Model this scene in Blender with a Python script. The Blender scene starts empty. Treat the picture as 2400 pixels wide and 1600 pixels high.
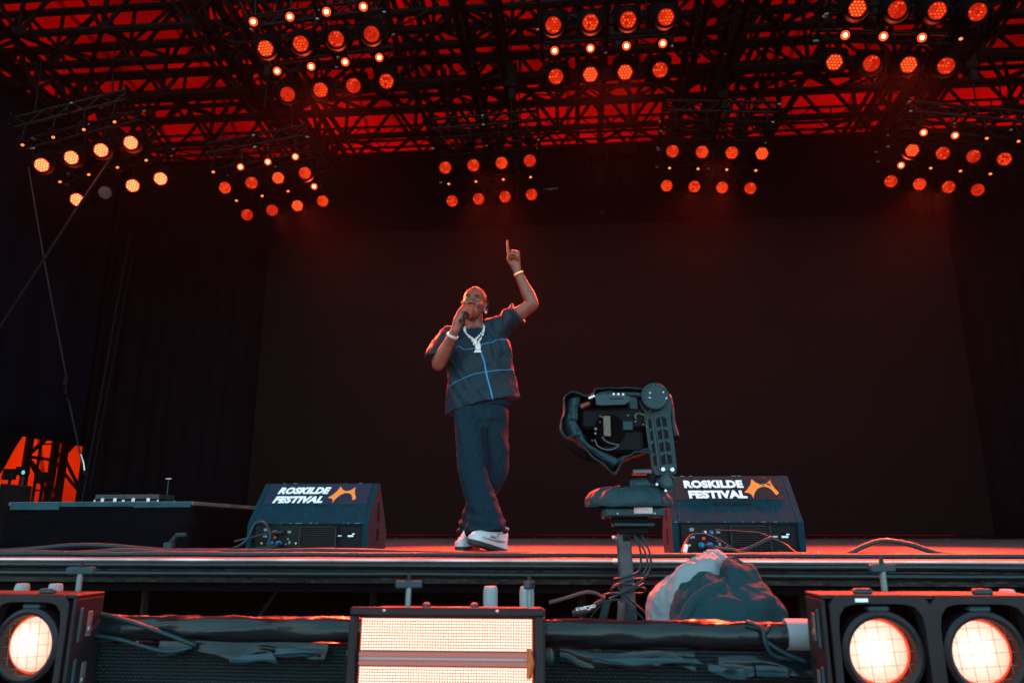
import bpy, bmesh, math, random
from math import sin, cos, pi, radians, sqrt
from mathutils import Vector, Matrix, noise
from mathutils.bvhtree import BVHTree
random.seed(7)
S = bpy.context.scene
COL = S.collection

# ------------------------------------------------------------------ camera
cam_data = bpy.data.cameras.new('camera')
cam = bpy.data.objects.new('camera', cam_data)
COL.objects.link(cam)
cam.location = (0, 0, 0.12)
cam.rotation_euler = (radians(90 + 14.28), 0, radians(4.8))
cam_data.sensor_width = 36.0
cam_data.lens = 1744.0 / 2400.0 * 36.0
cam_data.clip_start = 0.05
cam_data.clip_end = 1500
cam_data.dof.use_dof = True
cam_data.dof.focus_distance = 5.0
cam_data.dof.aperture_fstop = 4.0
S.camera = cam

# ------------------------------------------------------------------ sky and sun
EXPOSURE = 2.85
BEAM_W = {"E": 5200, "F": 3400, "G": 3400, "H": 5200, "A": 3800, "B": 3800, "C": 3800}   # watts at exposure 0
SUN_ELEV, SUN_AZ = radians(46), radians(-28)      # azimuth measured from +Y (up stage) towards +X
world = bpy.data.worlds.new('World')
S.world = world
world.use_nodes = True
wn = world.node_tree.nodes; wl = world.node_tree.links
wn.clear()
w_out = wn.new('ShaderNodeOutputWorld')
w_bg = wn.new('ShaderNodeBackground')
w_sky = wn.new('ShaderNodeTexSky')
w_sky.sky_type = 'NISHITA'
w_sky.sun_disc = False
w_sky.sun_elevation = SUN_ELEV
w_sky.sun_rotation = SUN_AZ
w_sky.air_density = 1.0
w_sky.dust_density = 3.0
w_sky.ozone_density = 1.0
w_hs = wn.new('ShaderNodeHueSaturation')
w_hs.inputs['Hue'].default_value = 0.445
w_hs.inputs['Saturation'].default_value = 0.95
w_bg.inputs['Strength'].default_value = 0.12
wl.new(w_sky.outputs[0], w_hs.inputs['Color'])
wl.new(w_hs.outputs[0], w_bg.inputs['Color'])
wl.new(w_bg.outputs[0], w_out.inputs['Surface'])

sun_data = bpy.data.lights.new('sun', 'SUN')
sun_data.energy = 3.5
sun_data.angle = radians(0.5)
sun_data.color = (1.0, 0.95, 0.87)
sun = bpy.data.objects.new('sun', sun_data)
COL.objects.link(sun)
sd = Vector((sin(SUN_AZ) * cos(SUN_ELEV), cos(SUN_AZ) * cos(SUN_ELEV), sin(SUN_ELEV)))   # towards the sun
sun.rotation_euler = sd.to_track_quat('Z', 'Y').to_euler()
sun.location = (-10, 25, 40)

vs = S.view_settings
S.display_settings.display_device = 'sRGB'
vs.view_transform = 'Standard'
vs.look = 'None'
vs.exposure = EXPOSURE
vs.gamma = 1.0
vs.use_curve_mapping = False
S.cycles.max_bounces = 6
S.cycles.diffuse_bounces = 3
S.cycles.glossy_bounces = 3
S.cycles.transmission_bounces = 4
S.cycles.transparent_max_bounces = 6
S.cycles.sample_clamp_indirect = 4.0
S.cycles.use_denoising = True
S.cycles.use_light_tree = True

# ------------------------------------------------------------------ materials
MATS = {}
def mat(name, col, rough=0.6, metal=0.0, bump=0.0, bscale=60.0, var=0.0, vscale=8.0, spec=0.5, stretch=(1, 1, 1), sheen=0.0, coat=0.0):
    if name in MATS: return MATS[name]
    m = bpy.data.materials.new(name); m.use_nodes = True
    nt = m.node_tree; n = nt.nodes; l = nt.links
    p = n['Principled BSDF']
    p.inputs['Base Color'].default_value = (*col, 1)
    p.inputs['Roughness'].default_value = rough
    p.inputs['Metallic'].default_value = metal
    p.inputs['Specular IOR Level'].default_value = spec
    if sheen: p.inputs['Sheen Weight'].default_value = sheen
    if coat: p.inputs['Coat Weight'].default_value = coat
    if bump or var:
        tc = n.new('ShaderNodeTexCoord'); mp = n.new('ShaderNodeMapping')
        mp.inputs['Scale'].default_value = stretch
        l.new(tc.outputs['Object'], mp.inputs['Vector'])
    if var:
        t = n.new('ShaderNodeTexNoise'); t.inputs['Scale'].default_value = vscale; t.inputs['Detail'].default_value = 6
        l.new(mp.outputs[0], t.inputs['Vector'])
        r = n.new('ShaderNodeMapRange')
        r.inputs['From Min'].default_value = 0.3; r.inputs['From Max'].default_value = 0.7
        r.inputs['To Min'].default_value = 1 - var; r.inputs['To Max'].default_value = 1 + var
        l.new(t.outputs['Fac'], r.inputs['Value'])
        mx = n.new('ShaderNodeVectorMath'); mx.operation = 'SCALE'
        mx.inputs[0].default_value = col
        l.new(r.outputs[0], mx.inputs['Scale'])
        l.new(mx.outputs[0], p.inputs['Base Color'])
        rr = n.new('ShaderNodeMapRange')
        rr.inputs['To Min'].default_value = max(0.05, rough - 0.12); rr.inputs['To Max'].default_value = min(1, rough + 0.12)
        l.new(t.outputs['Fac'], rr.inputs['Value']); l.new(rr.outputs[0], p.inputs['Roughness'])
    if bump:
        t2 = n.new('ShaderNodeTexNoise'); t2.inputs['Scale'].default_value = bscale; t2.inputs['Detail'].default_value = 4
        l.new(mp.outputs[0], t2.inputs['Vector'])
        b = n.new('ShaderNodeBump'); b.inputs['Strength'].default_value = bump; b.inputs['Distance'].default_value = 0.01
        l.new(t2.outputs['Fac'], b.inputs['Height']); l.new(b.outputs[0], p.inputs['Normal'])
    MATS[name] = m
    return m
def emit(name, col, strength, sample=False):
    if name in MATS: return MATS[name]
    m = bpy.data.materials.new(name); m.use_nodes = True
    nt = m.node_tree; n = nt.nodes; l = nt.links; n.clear()
    o = n.new('ShaderNodeOutputMaterial'); e = n.new('ShaderNodeEmission')
    e.inputs['Color'].default_value = (*col, 1)
    e.inputs['Strength'].default_value = strength / 2 ** EXPOSURE
    l.new(e.outputs[0], o.inputs['Surface'])
    m.cycles.emission_sampling = 'AUTO' if sample else 'NONE'
    MATS[name] = m
    return m

# ------------------------------------------------------------------ mesh helpers
class MB:
    def __init__(s): s.v = []; s.f = []
    def add(s, vs_, fs):
        b = len(s.v); s.v += [tuple(v) for v in vs_]; s.f += [tuple(i + b for i in f) for f in fs]; return s
    def box(s, c, d, M=None):
        x, y, z = d[0] / 2, d[1] / 2, d[2] / 2
        vs_ = [Vector((sx * x, sy * y, sz * z)) for sz in (-1, 1) for sy in (-1, 1) for sx in (-1, 1)]
        if M is not None: vs_ = [M @ v for v in vs_]
        vs_ = [v + Vector(c) for v in vs_]
        return s.add(vs_, [(0, 2, 3, 1), (4, 5, 7, 6), (0, 1, 5, 4), (2, 6, 7, 3), (0, 4, 6, 2), (1, 3, 7, 5)])
    def cbox(s, c, d, b=0.004, M=None):
        h = [d[0] / 2, d[1] / 2, d[2] / 2]; idx = {}; vs_ = []
        for sx in (-1, 1):
            for sy in (-1, 1):
                for sz in (-1, 1):
                    for ax in range(3):
                        p = [sx * h[0], sy * h[1], sz * h[2]]; sg = (sx, sy, sz)
                        for k in range(3):
                            if k != ax: p[k] -= sg[k] * b
                        idx[(sx, sy, sz, ax)] = len(vs_); vs_.append(Vector(p))
        F = []
        for ax in range(3):
            a, c2 = [k for k in range(3) if k != ax]
            for sg in (-1, 1):
                q = []
                for (i, j) in ((-1, -1), (1, -1), (1, 1), (-1, 1)):
                    k = [0, 0, 0]; k[ax] = sg; k[a] = i; k[c2] = j; q.append(idx[(*k, ax)])
                F.append(tuple(q))
            for i in (-1, 1):
                for j in (-1, 1):
                    k0 = [0, 0, 0]; k1 = [0, 0, 0]; k0[ax] = -1; k1[ax] = 1
                    for k in (k0, k1): k[a] = i; k[c2] = j
                    F.append((idx[(*k0, a)], idx[(*k1, a)], idx[(*k1, c2)], idx[(*k0, c2)]))
        for sx in (-1, 1):
            for sy in (-1, 1):
                for sz in (-1, 1): F.append(tuple(idx[(sx, sy, sz, k)] for k in range(3)))
        if M is not None: vs_ = [M @ v for v in vs_]
        return s.add([v + Vector(c) for v in vs_], F)
    def tube(s, pts, r, n=8, caps=True, ry=None, upv=None):
        pts = [Vector(p) for p in pts]; N = len(pts)
        rs = r if isinstance(r, (list, tuple)) else [r] * N
        rys = (ry if isinstance(ry, (list, tuple)) else [ry] * N) if ry is not None else rs
        t0 = (pts[1] - pts[0]).normalized()
        u = Vector(upv) if upv else (Vector((0, 0, 1)) if abs(t0.z) < 0.9 else Vector((0, 1, 0)))
        vs_ = []
        for i, p in enumerate(pts):
            t = (pts[min(i + 1, N - 1)] - pts[max(i - 1, 0)]).normalized()
            u = (u - t * u.dot(t)); u = u.normalized() if u.length > 1e-6 else t.orthogonal().normalized()
            w = t.cross(u)
            for k in range(n):
                a = 2 * pi * k / n
                vs_.append(p + w * (cos(a) * rs[i]) + u * (sin(a) * rys[i]))
        F = [(i * n + k, i * n + (k + 1) % n, (i + 1) * n + (k + 1) % n, (i + 1) * n + k) for i in range(N - 1) for k in range(n)]
        if caps: F += [tuple(range(n))[::-1], tuple((N - 1) * n + k for k in range(n))]
        return s.add(vs_, F)
    def lathe(s, prof, n=20, M=None, cap0=True, cap1=True):
        vs_ = [Vector((r * cos(2 * pi * k / n), r * sin(2 * pi * k / n), z)) for (r, z) in prof for k in range(n)]
        if M is not None: vs_ = [M @ v for v in vs_]
        F = [(i * n + k, i * n + (k + 1) % n, (i + 1) * n + (k + 1) % n, (i + 1) * n + k) for i in range(len(prof) - 1) for k in range(n)]
        if cap0: F.append(tuple(range(n))[::-1])
        if cap1: F.append(tuple((len(prof) - 1) * n + k for k in range(n)))
        return s.add(vs_, F)
    def prism(s, poly, h0, h1, M=None):
        n = len(poly)
        vs_ = [Vector((x, y, h)) for h in (h0, h1) for (x, y) in poly]
        if M is not None: vs_ = [M @ v for v in vs_]
        return s.add(vs_, [tuple(range(n))[::-1], tuple(range(n, 2 * n))] + [(k, (k + 1) % n, n + (k + 1) % n, n + k) for k in range(n)])
    def ell(s, c, r, n=16, m=10, M=None):
        vs_ = [Vector((0, 0, r[2]))]
        for i in range(1, m):
            a = pi * i / m
            for k in range(n):
                b = 2 * pi * k / n
                vs_.append(Vector((r[0] * sin(a) * cos(b), r[1] * sin(a) * sin(b), r[2] * cos(a))))
        vs_.append(Vector((0, 0, -r[2])))
        F = [(0, 1 + k, 1 + (k + 1) % n) for k in range(n)]
        for i in range(m - 2):
            for k in range(n):
                F.append((1 + i * n + k, 1 + (i + 1) * n + k, 1 + (i + 1) * n + (k + 1) % n, 1 + i * n + (k + 1) % n))
        L = len(vs_) - 1
        F += [(L, 1 + (m - 2) * n + (k + 1) % n, 1 + (m - 2) * n + k) for k in range(n)]
        if M is not None: vs_ = [M @ v for v in vs_]
        return s.add([v + Vector(c) for v in vs_], F)
    def grid(s, fn, nu, nv, closed_u=False):
        vs_ = [fn(i / (nu if closed_u else nu - 1), j / (nv - 1)) for j in range(nv) for i in range(nu)]
        F = []
        for j in range(nv - 1):
            for i in range(nu if closed_u else nu - 1):
                i2 = (i + 1) % nu
                F.append((j * nu + i, j * nu + i2, (j + 1) * nu + i2, (j + 1) * nu + i))
        return s.add(vs_, F)
    def mesh(s, name, smooth=30):
        me = bpy.data.meshes.new(name)
        me.from_pydata(s.v, [], s.f); me.validate()
        bm = bmesh.new(); bm.from_mesh(me); bmesh.ops.recalc_face_normals(bm, faces=bm.faces); bm.to_mesh(me); bm.free()
        if smooth:
            me.polygons.foreach_set('use_smooth', [True] * len(me.polygons))
            if smooth < 180: me.set_sharp_from_angle(angle=radians(smooth))
        return me
def obj(name, geo, m=None, parent=None, smooth=30, loc=None, rot=None, kind=None, label=None):
    me = geo.mesh(name, smooth) if isinstance(geo, MB) else geo
    if m is not None and len(me.materials) == 0: me.materials.append(m)
    o = bpy.data.objects.new(name, me); COL.objects.link(o)
    if parent is not None: o.parent = parent
    if loc is not None: o.location = loc
    if rot is not None: o.rotation_euler = rot
    if kind: o['kind'] = kind
    if label: o['label'] = label
    return o
def tag(o, label, cat, group=None):
    o['label'] = label; o['category'] = cat
    if group: o['group'] = group
    return o
def empty(name, loc=(0, 0, 0), rot=(0, 0, 0), label=None, cat=None, group=None, parent=None):
    o = bpy.data.objects.new(name, None); COL.objects.link(o)
    o.location = loc; o.rotation_euler = rot; o.empty_display_size = 0.1
    if parent is not None: o.parent = parent
    if label: tag(o, label, cat, group)
    return o
_bar = {}
def bar(name, a, b, r, m, parent, square=False):
    """a straight bar between two points; all bars share one unit mesh per material"""
    key = (m.name, square)
    if key not in _bar:
        me = MB().lathe([(1, 0), (1, 1)], 4 if square else 7).mesh('bar', 40)
        me.materials.append(m); _bar[key] = me
    o = bpy.data.objects.new(name, _bar[key]); COL.objects.link(o)
    a = Vector(a); b = Vector(b); d = b - a
    o.parent = parent; o.location = a
    o.rotation_mode = 'QUATERNION'; o.rotation_quaternion = d.to_track_quat('Z', 'Y')
    o.scale = (r, r, d.length)
    return o
def spline(pts, n=6):
    pts = [Vector(p) for p in pts]; out = []
    P = [pts[0] * 2 - pts[1]] + pts + [pts[-1] * 2 - pts[-2]]
    for i in range(1, len(P) - 2):
        for k in range(n):
            t = k / n
            out.append(0.5 * ((2 * P[i]) + (P[i + 1] - P[i - 1]) * t + (2 * P[i - 1] - 5 * P[i] + 4 * P[i + 1] - P[i + 2]) * t * t + (3 * P[i] - P[i - 1] - 3 * P[i + 1] + P[i + 2]) * t ** 3))
    out.append(pts[-1]); return out
def evaluated(o):
    """mesh of an object with its modifiers, worked out alone in a scratch scene"""
    sc2 = bpy.data.scenes.new('scratch'); sc2.collection.objects.link(o)
    with bpy.context.temp_override(scene=sc2, view_layer=sc2.view_layers[0]):
        dg = bpy.context.evaluated_depsgraph_get()
        me = bpy.data.meshes.new_from_object(o.evaluated_get(dg))
    bpy.data.scenes.remove(sc2); return me
def text_mesh(name, body, size, m, offset=0.0, shear=0.0, spacing=1.0, extrude=0.0006, sx=1.0):
    c = bpy.data.curves.new(name, 'FONT'); c.body = body; c.size = size; c.offset = offset; c.shear = shear
    c.space_character = spacing; c.extrude = extrude; c.resolution_u = 3
    t = bpy.data.objects.new(name, c)
    me = evaluated(t)
    bpy.data.objects.remove(t); bpy.data.curves.remove(c)
    for v in me.vertices: v.co.x *= sx
    me.name = name; me.materials.clear(); me.materials.append(m)
    return me
def remeshed(name, mb, voxel, smooth_it=2, fac=0.5):
    """union of overlapping closed shapes as one continuous surface"""
    me = bpy.data.meshes.new(name); me.from_pydata(mb.v, [], mb.f)
    bm = bmesh.new(); bm.from_mesh(me); bmesh.ops.recalc_face_normals(bm, faces=bm.faces); bm.to_mesh(me); bm.free()
    o = bpy.data.objects.new(name, me)
    r = o.modifiers.new('r', 'REMESH'); r.mode = 'VOXEL'; r.voxel_size = voxel
    s_ = o.modifiers.new('s', 'SMOOTH'); s_.iterations = smooth_it; s_.factor = fac
    out = evaluated(o); out.name = name
    bpy.data.objects.remove(o); bpy.data.meshes.remove(me)
    out.polygons.foreach_set('use_smooth', [True] * len(out.polygons))
    return out

M_black = mat('black_metal', (0.008, 0.010, 0.012), 0.55, var=0.3, spec=.25)
M_truss = mat('roof_truss_paint', (0.004, 0.003, 0.003), 0.6, spec=.15)
M_drape = mat('black_molton', (0.0026, 0.0026, 0.0036), 0.95, var=0.15, vscale=3, spec=.02)
M_plastic = mat('black_wrap_plastic', (0.0025, 0.008, 0.0105), 0.24, bump=0.25, bscale=25, spec=.27)
M_case = mat('textured_black_paint', (0.0012, 0.028, 0.041), 0.8, spec=.06, bump=0.5, bscale=260, var=0.2, vscale=20)
M_dark = mat('dark_grey_plastic', (0.012, 0.034, 0.042), 0.5, spec=.3, var=0.2, vscale=30)
M_pit = mat('deep_black', (0.002, 0.002, 0.0025), 0.9, spec=.05)
M_steel = mat('bare_steel', (0.42, 0.42, 0.43), 0.35, 1.0, var=0.2)
M_cable = mat('black_cable_rubber', (0.006, 0.024, 0.030), 0.45, spec=.25)
M_white = mat('white_paint', (0.72, 0.74, 0.74), 0.55)
M_blue = mat('blue_connector', (0.02, 0.17, 0.36), 0.4)

# pale scuffs and dust flecks on the speaker paint
_n = M_case.node_tree.nodes; _l = M_case.node_tree.links; _p = _n['Principled BSDF']
_tc = _n.new('ShaderNodeTexCoord'); _v = _n.new('ShaderNodeTexNoise'); _v.inputs['Scale'].default_value = 75; _v.inputs['Detail'].default_value = 3
_c = _n.new('ShaderNodeValToRGB'); _c.color_ramp.elements[0].position = .70; _c.color_ramp.elements[1].position = .78
_m = _n.new('ShaderNodeMixRGB'); _m.inputs[2].default_value = (.16, .18, .18, 1)
_src = _p.inputs['Base Color'].links[0].from_socket
_l.new(_tc.outputs['Object'], _v.inputs['Vector']); _l.new(_v.outputs['Fac'], _c.inputs[0]); _l.new(_c.outputs[0], _m.inputs[0]); _l.new(_src, _m.inputs[1]); _l.new(_m.outputs[0], _p.inputs['Base Color'])

# ================================================================== SETTING
# ground
g = MB().grid(lambda u, v: Vector(((u - .5) * 700, (v - .3) * 700, -1.6)), 12, 12)
o = obj('ground', g, mat('trodden_earth', (0.10, 0.085, 0.06), 0.95, var=0.35, vscale=0.8), smooth=0); o['kind'] = 'structure'

# stage deck with boards and edge profiles
DX0, DX1, DY0, DY1 = -13.0, 14.0, 3.40, 15.0
M_deck = mat('stage_ply', (0.085, 0.060, 0.064), 0.38, bump=0.1, bscale=30, var=0.35, vscale=5, stretch=(0.35, 6, 1))
deck = obj('stage_deck', MB().box(((DX0 + DX1) / 2, (DY0 + DY1) / 2 + .02, -0.06), (DX1 - DX0, DY1 - DY0 - .06, 0.07)), M_pit, smooth=0)
deck['kind'] = 'structure'
y = DY0; k = 0; bme = {}
while y < DY1 - 0.05:
    w = 0.305
    if w not in bme: bme[w] = MB().cbox((0, w / 2, -0.0125), (DX1 - DX0, w - 0.006, 0.025), 0.003).mesh('deck_board')
    obj('deck_board', bme[w], M_deck, deck, loc=((DX0 + DX1) / 2, y, random.uniform(-.0012, .0012)))
    y += w
M_lip = mat('worn_edge_aluminium', (0.60, 0.50, 0.50), 0.4, 0.3, var=0.5, vscale=3)
obj('edge_trim', MB().cbox(((DX0 + DX1) / 2, DY0 - .004, -0.006), (DX1 - DX0, 0.012, 0.010), .002), M_lip, deck)
def wavy(y0, z0, ry, rz, amp, seed):
    pts = [(DX0 + (DX1 - DX0) * i / 160, y0 + amp * noise.noise((i * .23, seed, 0)), z0 + amp * noise.noise((i * .31, seed, 5))) for i in range(161)]
    return MB().tube(pts, ry, 10, ry=rz)
for (y0, z0, a, b, sd_) in ((DY0 - .012, -.030, .016, .016, 1), (DY0 - .022, -.066, .018, .015, 2)):
    obj('edge_rail', wavy(y0, z0, a, b, .003, sd_), M_plastic, deck, smooth=60)
obj('fascia_board', MB().box(((DX0 + DX1) / 2, DY0 + .012, -0.062), (DX1 - DX0, 0.02, 0.085)), M_plastic, deck)
obj('fascia_board', MB().box(((DX0 + DX1) / 2, DY0 + .05, -0.125), (DX1 - DX0, 0.03, 0.04)), M_pit, deck)
# under the stage: back cloth and legs
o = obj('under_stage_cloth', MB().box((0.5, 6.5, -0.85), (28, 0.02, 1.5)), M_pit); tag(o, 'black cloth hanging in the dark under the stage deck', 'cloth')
for i, x in enumerate((-2.35, -1.15, 0.02, 1.2, 2.4)):
    t = empty('support_post', (x, 4.1 + .25 * (i % 2), -1.6), label='dark steel prop under the deck, ' + ('far left', 'behind the left lamp box', 'behind the strobe panel', 'behind the grey bag', 'far right')[i], cat='prop', group='props under the stage')
    bar('post', (0, 0, 0), (0, 0, 1.5), .024, M_black, t); bar('diagonal', (0, 0, .35), (.7, .25, 1.48), .014, M_black, t)
    bar('foot', (0, 0, 0), (0, 0, .02), .07, M_black, t)

# canopy: translucent orange-red tent skin lit by the sun outside
mc = bpy.data.materials.new('orange_tent_skin'); mc.use_nodes = True; nt = mc.node_tree; nt.nodes.clear()
o_ = nt.nodes.new('ShaderNodeOutputMaterial'); tr = nt.nodes.new('ShaderNodeBsdfTranslucent'); df = nt.nodes.new('ShaderNodeBsdfDiffuse')
mx = nt.nodes.new('ShaderNodeMixShader'); mx.inputs[0].default_value = 0.5
tr.inputs['Color'].default_value = (0.068, 0.0002, 0.0002, 1); df.inputs['Color'].default_value = (0.05, 0.0006, 0.0005, 1)
tcn = nt.nodes.new('ShaderNodeTexCoord'); nz = nt.nodes.new('ShaderNodeTexNoise'); nz.inputs['Scale'].default_value = .35; nz.inputs['Detail'].default_value = 3
nt.links.new(tcn.outputs['Object'], nz.inputs['Vector'])
sep = nt.nodes.new('ShaderNodeSeparateXYZ'); nt.links.new(tcn.outputs['Object'], sep.inputs[0])
sm1 = nt.nodes.new('ShaderNodeMath'); sm1.operation = 'PINGPONG'; sm1.inputs[1].default_value = .9; nt.links.new(sep.outputs['X'], sm1.inputs[0])
sm2 = nt.nodes.new('ShaderNodeMath'); sm2.operation = 'GREATER_THAN'; sm2.inputs[1].default_value = .05; nt.links.new(sm1.outputs[0], sm2.inputs[0])
mr = nt.nodes.new('ShaderNodeMapRange'); mr.inputs['From Min'].default_value = .3; mr.inputs['From Max'].default_value = .7; mr.inputs['To Min'].default_value = .25; mr.inputs['To Max'].default_value = 1.25; nt.links.new(nz.outputs['Fac'], mr.inputs['Value'])
mm_ = nt.nodes.new('ShaderNodeMath'); mm_.operation = 'MULTIPLY'; nt.links.new(mr.outputs[0], mm_.inputs[0])
ma_ = nt.nodes.new('ShaderNodeMapRange'); ma_.inputs['To Min'].default_value = .35; ma_.inputs['To Max'].default_value = 1; nt.links.new(sm2.outputs[0], ma_.inputs['Value']); nt.links.new(ma_.outputs[0], mm_.inputs[1])
vsx = nt.nodes.new('ShaderNodeVectorMath'); vsx.operation = 'SCALE'; vsx.inputs[0].default_value = tr.inputs['Color'].default_value[:3]; nt.links.new(mm_.outputs[0], vsx.inputs['Scale']); nt.links.new(vsx.outputs[0], tr.inputs['Color'])
nt.links.new(tr.outputs[0], mx.inputs[1]); nt.links.new(df.outputs[0], mx.inputs[2]); nt.links.new(mx.outputs[0], o_.inputs['Surface'])
def canopy(u, v):
    x = (u - .5) * 2; yy = v * 2 - 1
    X = 0.5 + 18.5 * x
    Y = 0.8 + 21.5 * v
    zx = (1 - abs(x) ** 5) ** .5
    zy = (1 - max(0, v) ** 7) ** .5
    z = -1.6 + 13.4 * zx * zy
    z += .25 * (sin(v * 19) * .5 + abs(sin(u * 20)) * .6) * zx * zy
    return Vector((X, Y, z))
can = obj('tent_canopy', MB().grid(canopy, 70, 50), mc, smooth=180)
tag(can, 'glowing red tent canopy stretched above the roof trusses', 'canopy')

mw = mc.copy(); mw.name = 'orange_tent_wall'
for n_ in mw.node_tree.nodes:
    if n_.type == 'VECT_MATH': n_.inputs[0].default_value = (.10, .0034, .0003)
    if n_.type == 'BSDF_DIFFUSE': n_.inputs['Color'].default_value = (.12, .004, .0006, 1)
can.data.materials.append(mw)
for f_ in can.data.polygons:
    if f_.center.z < 4.6 and f_.center.x < -8: f_.material_index = 1

# drapes ----------------------------------------------------------------------
def drape(name, A, B, z0, z1, label, fold=0.05, pitch=0.35, hem=None, m=None, top=None):
    A = Vector(A); B = Vector(B); d = B - A; L = d.length; nrm = Vector((-d.y, d.x, 0)).normalized()
    nu = max(24, int(L / pitch * 8)); nv = 14
    def fn(u, v):
        ph = u * L / pitch * 2 * pi
        amp = fold * (1.0 - .35 * v) * (.6 + .8 * noise.noise((u * L * .7, v * .6, 3)))
        off = amp * (sin(ph + 2.2 * noise.noise((u * L * 1.3, v * 1.2, 0))))
        zt = z1 if top is None else top(u); zb = z0 if hem is None else hem(u)
        return Vector((A.x, A.y, 0)) + d * u + nrm * off + Vector((0, 0, zb + (zt - zb) * v))
    o = obj(name, MB().grid(fn, nu, nv), m or M_drape, smooth=180)
    so = o.modifiers.new('thick', 'SOLIDIFY'); so.thickness = .006
    tag(o, label, 'curtain'); return o
drape('back_curtain', (-9.0, 13.0, 0), (-5.2, 12.95, 0), 0, 7.3, 'tall black curtain left of the dark video screen')
drape('back_curtain', (6.1, 12.95, 0), (11.5, 13.0, 0), 0, 7.3, 'tall black curtain right of the dark video screen')
drape('border_curtain', (-9.0, 13.1, 0), (11.5, 13.1, 0), 5.35, 7.3, 'wide black border curtain above the video screen', fold=.03, pitch=.8)
drape('side_curtain', (-9.0, 7.0, 0), (-9.0, 13.0, 0), 1.75, 7.3, 'black side curtain on the left wing with raised hem, blue skylight painted into it', fold=.03, pitch=.9, m=mat('skylit_black_molton', (.0028, .0055, .0105), .95, spec=.02),  # black molton with the blue of the skylight put into its colour
      hem=lambda u: 1.62, top=lambda u: 7.22)
drape('side_curtain', (10.6, 13.0, 0), (10.4, 5.0, 0), 0, 8.2, 'black side curtain on the right wing', fold=.05)

# video screen ----------------------------------------------------------------
ms = bpy.data.materials.new('unlit_led_face'); ms.use_nodes = True; nt = ms.node_tree; p = nt.nodes['Principled BSDF']
p.inputs['Base Color'].default_value = (0.0048, 0.0017, 0.0018, 1); p.inputs['Roughness'].default_value = 0.6; p.inputs['Specular IOR Level'].default_value = .04
tc = nt.nodes.new('ShaderNodeTexCoord'); wv = nt.nodes.new('ShaderNodeTexWave'); wv.wave_type = 'BANDS'; wv.bands_direction = 'Z'; wv.inputs['Scale'].default_value = 14; wv.inputs['Distortion'].default_value = .4
wv2 = nt.nodes.new('ShaderNodeTexNoise'); wv2.inputs['Scale'].default_value = 1.2
bp = nt.nodes.new('ShaderNodeBump'); bp.inputs['Strength'].default_value = .25; bp.inputs['Distance'].default_value = .01
nt.links.new(tc.outputs['Object'], wv.inputs['Vector']); nt.links.new(wv.outputs['Fac'], bp.inputs['Height']); nt.links.new(bp.outputs[0], p.inputs['Normal'])
scr = empty('video_screen', (0.45, 12.5, 0), label='huge dark unlit video screen at the back of the stage', cat='screen')
obj('screen_face', MB().cbox((0, .05, 2.755), (12.03, .1, 5.39), .004), ms, scr)
obj('base_rail', MB().box((0, .12, .03), (12.3, .2, .05)), M_pit, scr)
for i in range(26):
    obj('foot_bracket', MB().cbox((0, 0, 0), (.05, .03, .02), .003), M_steel if i % 9 == 4 else M_black, scr, loc=(-5.7 + i * .456 + random.uniform(-.05, .05), -.05, .012))

# ================================================================== ROOF TRUSSES
def lattice(name, P0, P1, w, h, pitch, rc, rb, label, cat='truss', group='roof trusses', faces=('f', 'b', 'd'), sidev=None, m=None):
    """box truss from P0 to P1 (P = middle of the lower face); four chords and zigzag braces, each a part"""
    m = m or M_truss
    P0 = Vector(P0); P1 = Vector(P1); d = P1 - P0; L = d.length; t = d / L
    sv = Vector(sidev) if sidev else Vector((-t.y, t.x, 0)).normalized()
    uv = t.cross(sv); uv = uv if uv.z > 0 or abs(t.z) > .7 else -uv
    root = empty(name, P0, label=label, cat=cat, group=group)
    c = {(s, q): (lambda a, s=s, q=q: t * a + sv * (s * w / 2) + uv * (q * h)) for s in (-1, 1) for q in (0, 1)}
    for key, fn in c.items(): bar('chord', fn(0), fn(L), rc, m, root)
    n = max(2, round(L / pitch)); st = L / n
    pairs = {'f': ((-1, 0), (-1, 1)), 'b': ((1, 0), (1, 1)), 'd': ((-1, 0), (1, 0)), 'u': ((-1, 1), (1, 1))}
    for fk in faces:
        A, B = pairs[fk]
        for i in range(n):
            a0, a1 = (A, B) if i % 2 == 0 else (B, A)
            bar('brace', c[a0](i * st), c[a1]((i + 1) * st), rb, m, root)
            if fk == 'f' and i % 2 == 0: bar('upright', c[A](i * st), c[B](i * st), rb, m, root)
    return root
where = ['just above the border curtain', 'second from the back curtain', 'third from the back curtain', 'fourth from the back curtain', 'nearest the audience']
for i, (yy, zz) in enumerate(((13.5, 7.75), (11.7, 7.7), (9.95, 7.75), (8.3, 7.8), (6.9, 7.8))):
    lattice('roof_truss', (-11.5, yy, zz), (12.5, yy, zz), .8, 1.05, .7, .062, .036, 'black lattice roof truss running across the stage, ' + where[i])
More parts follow.
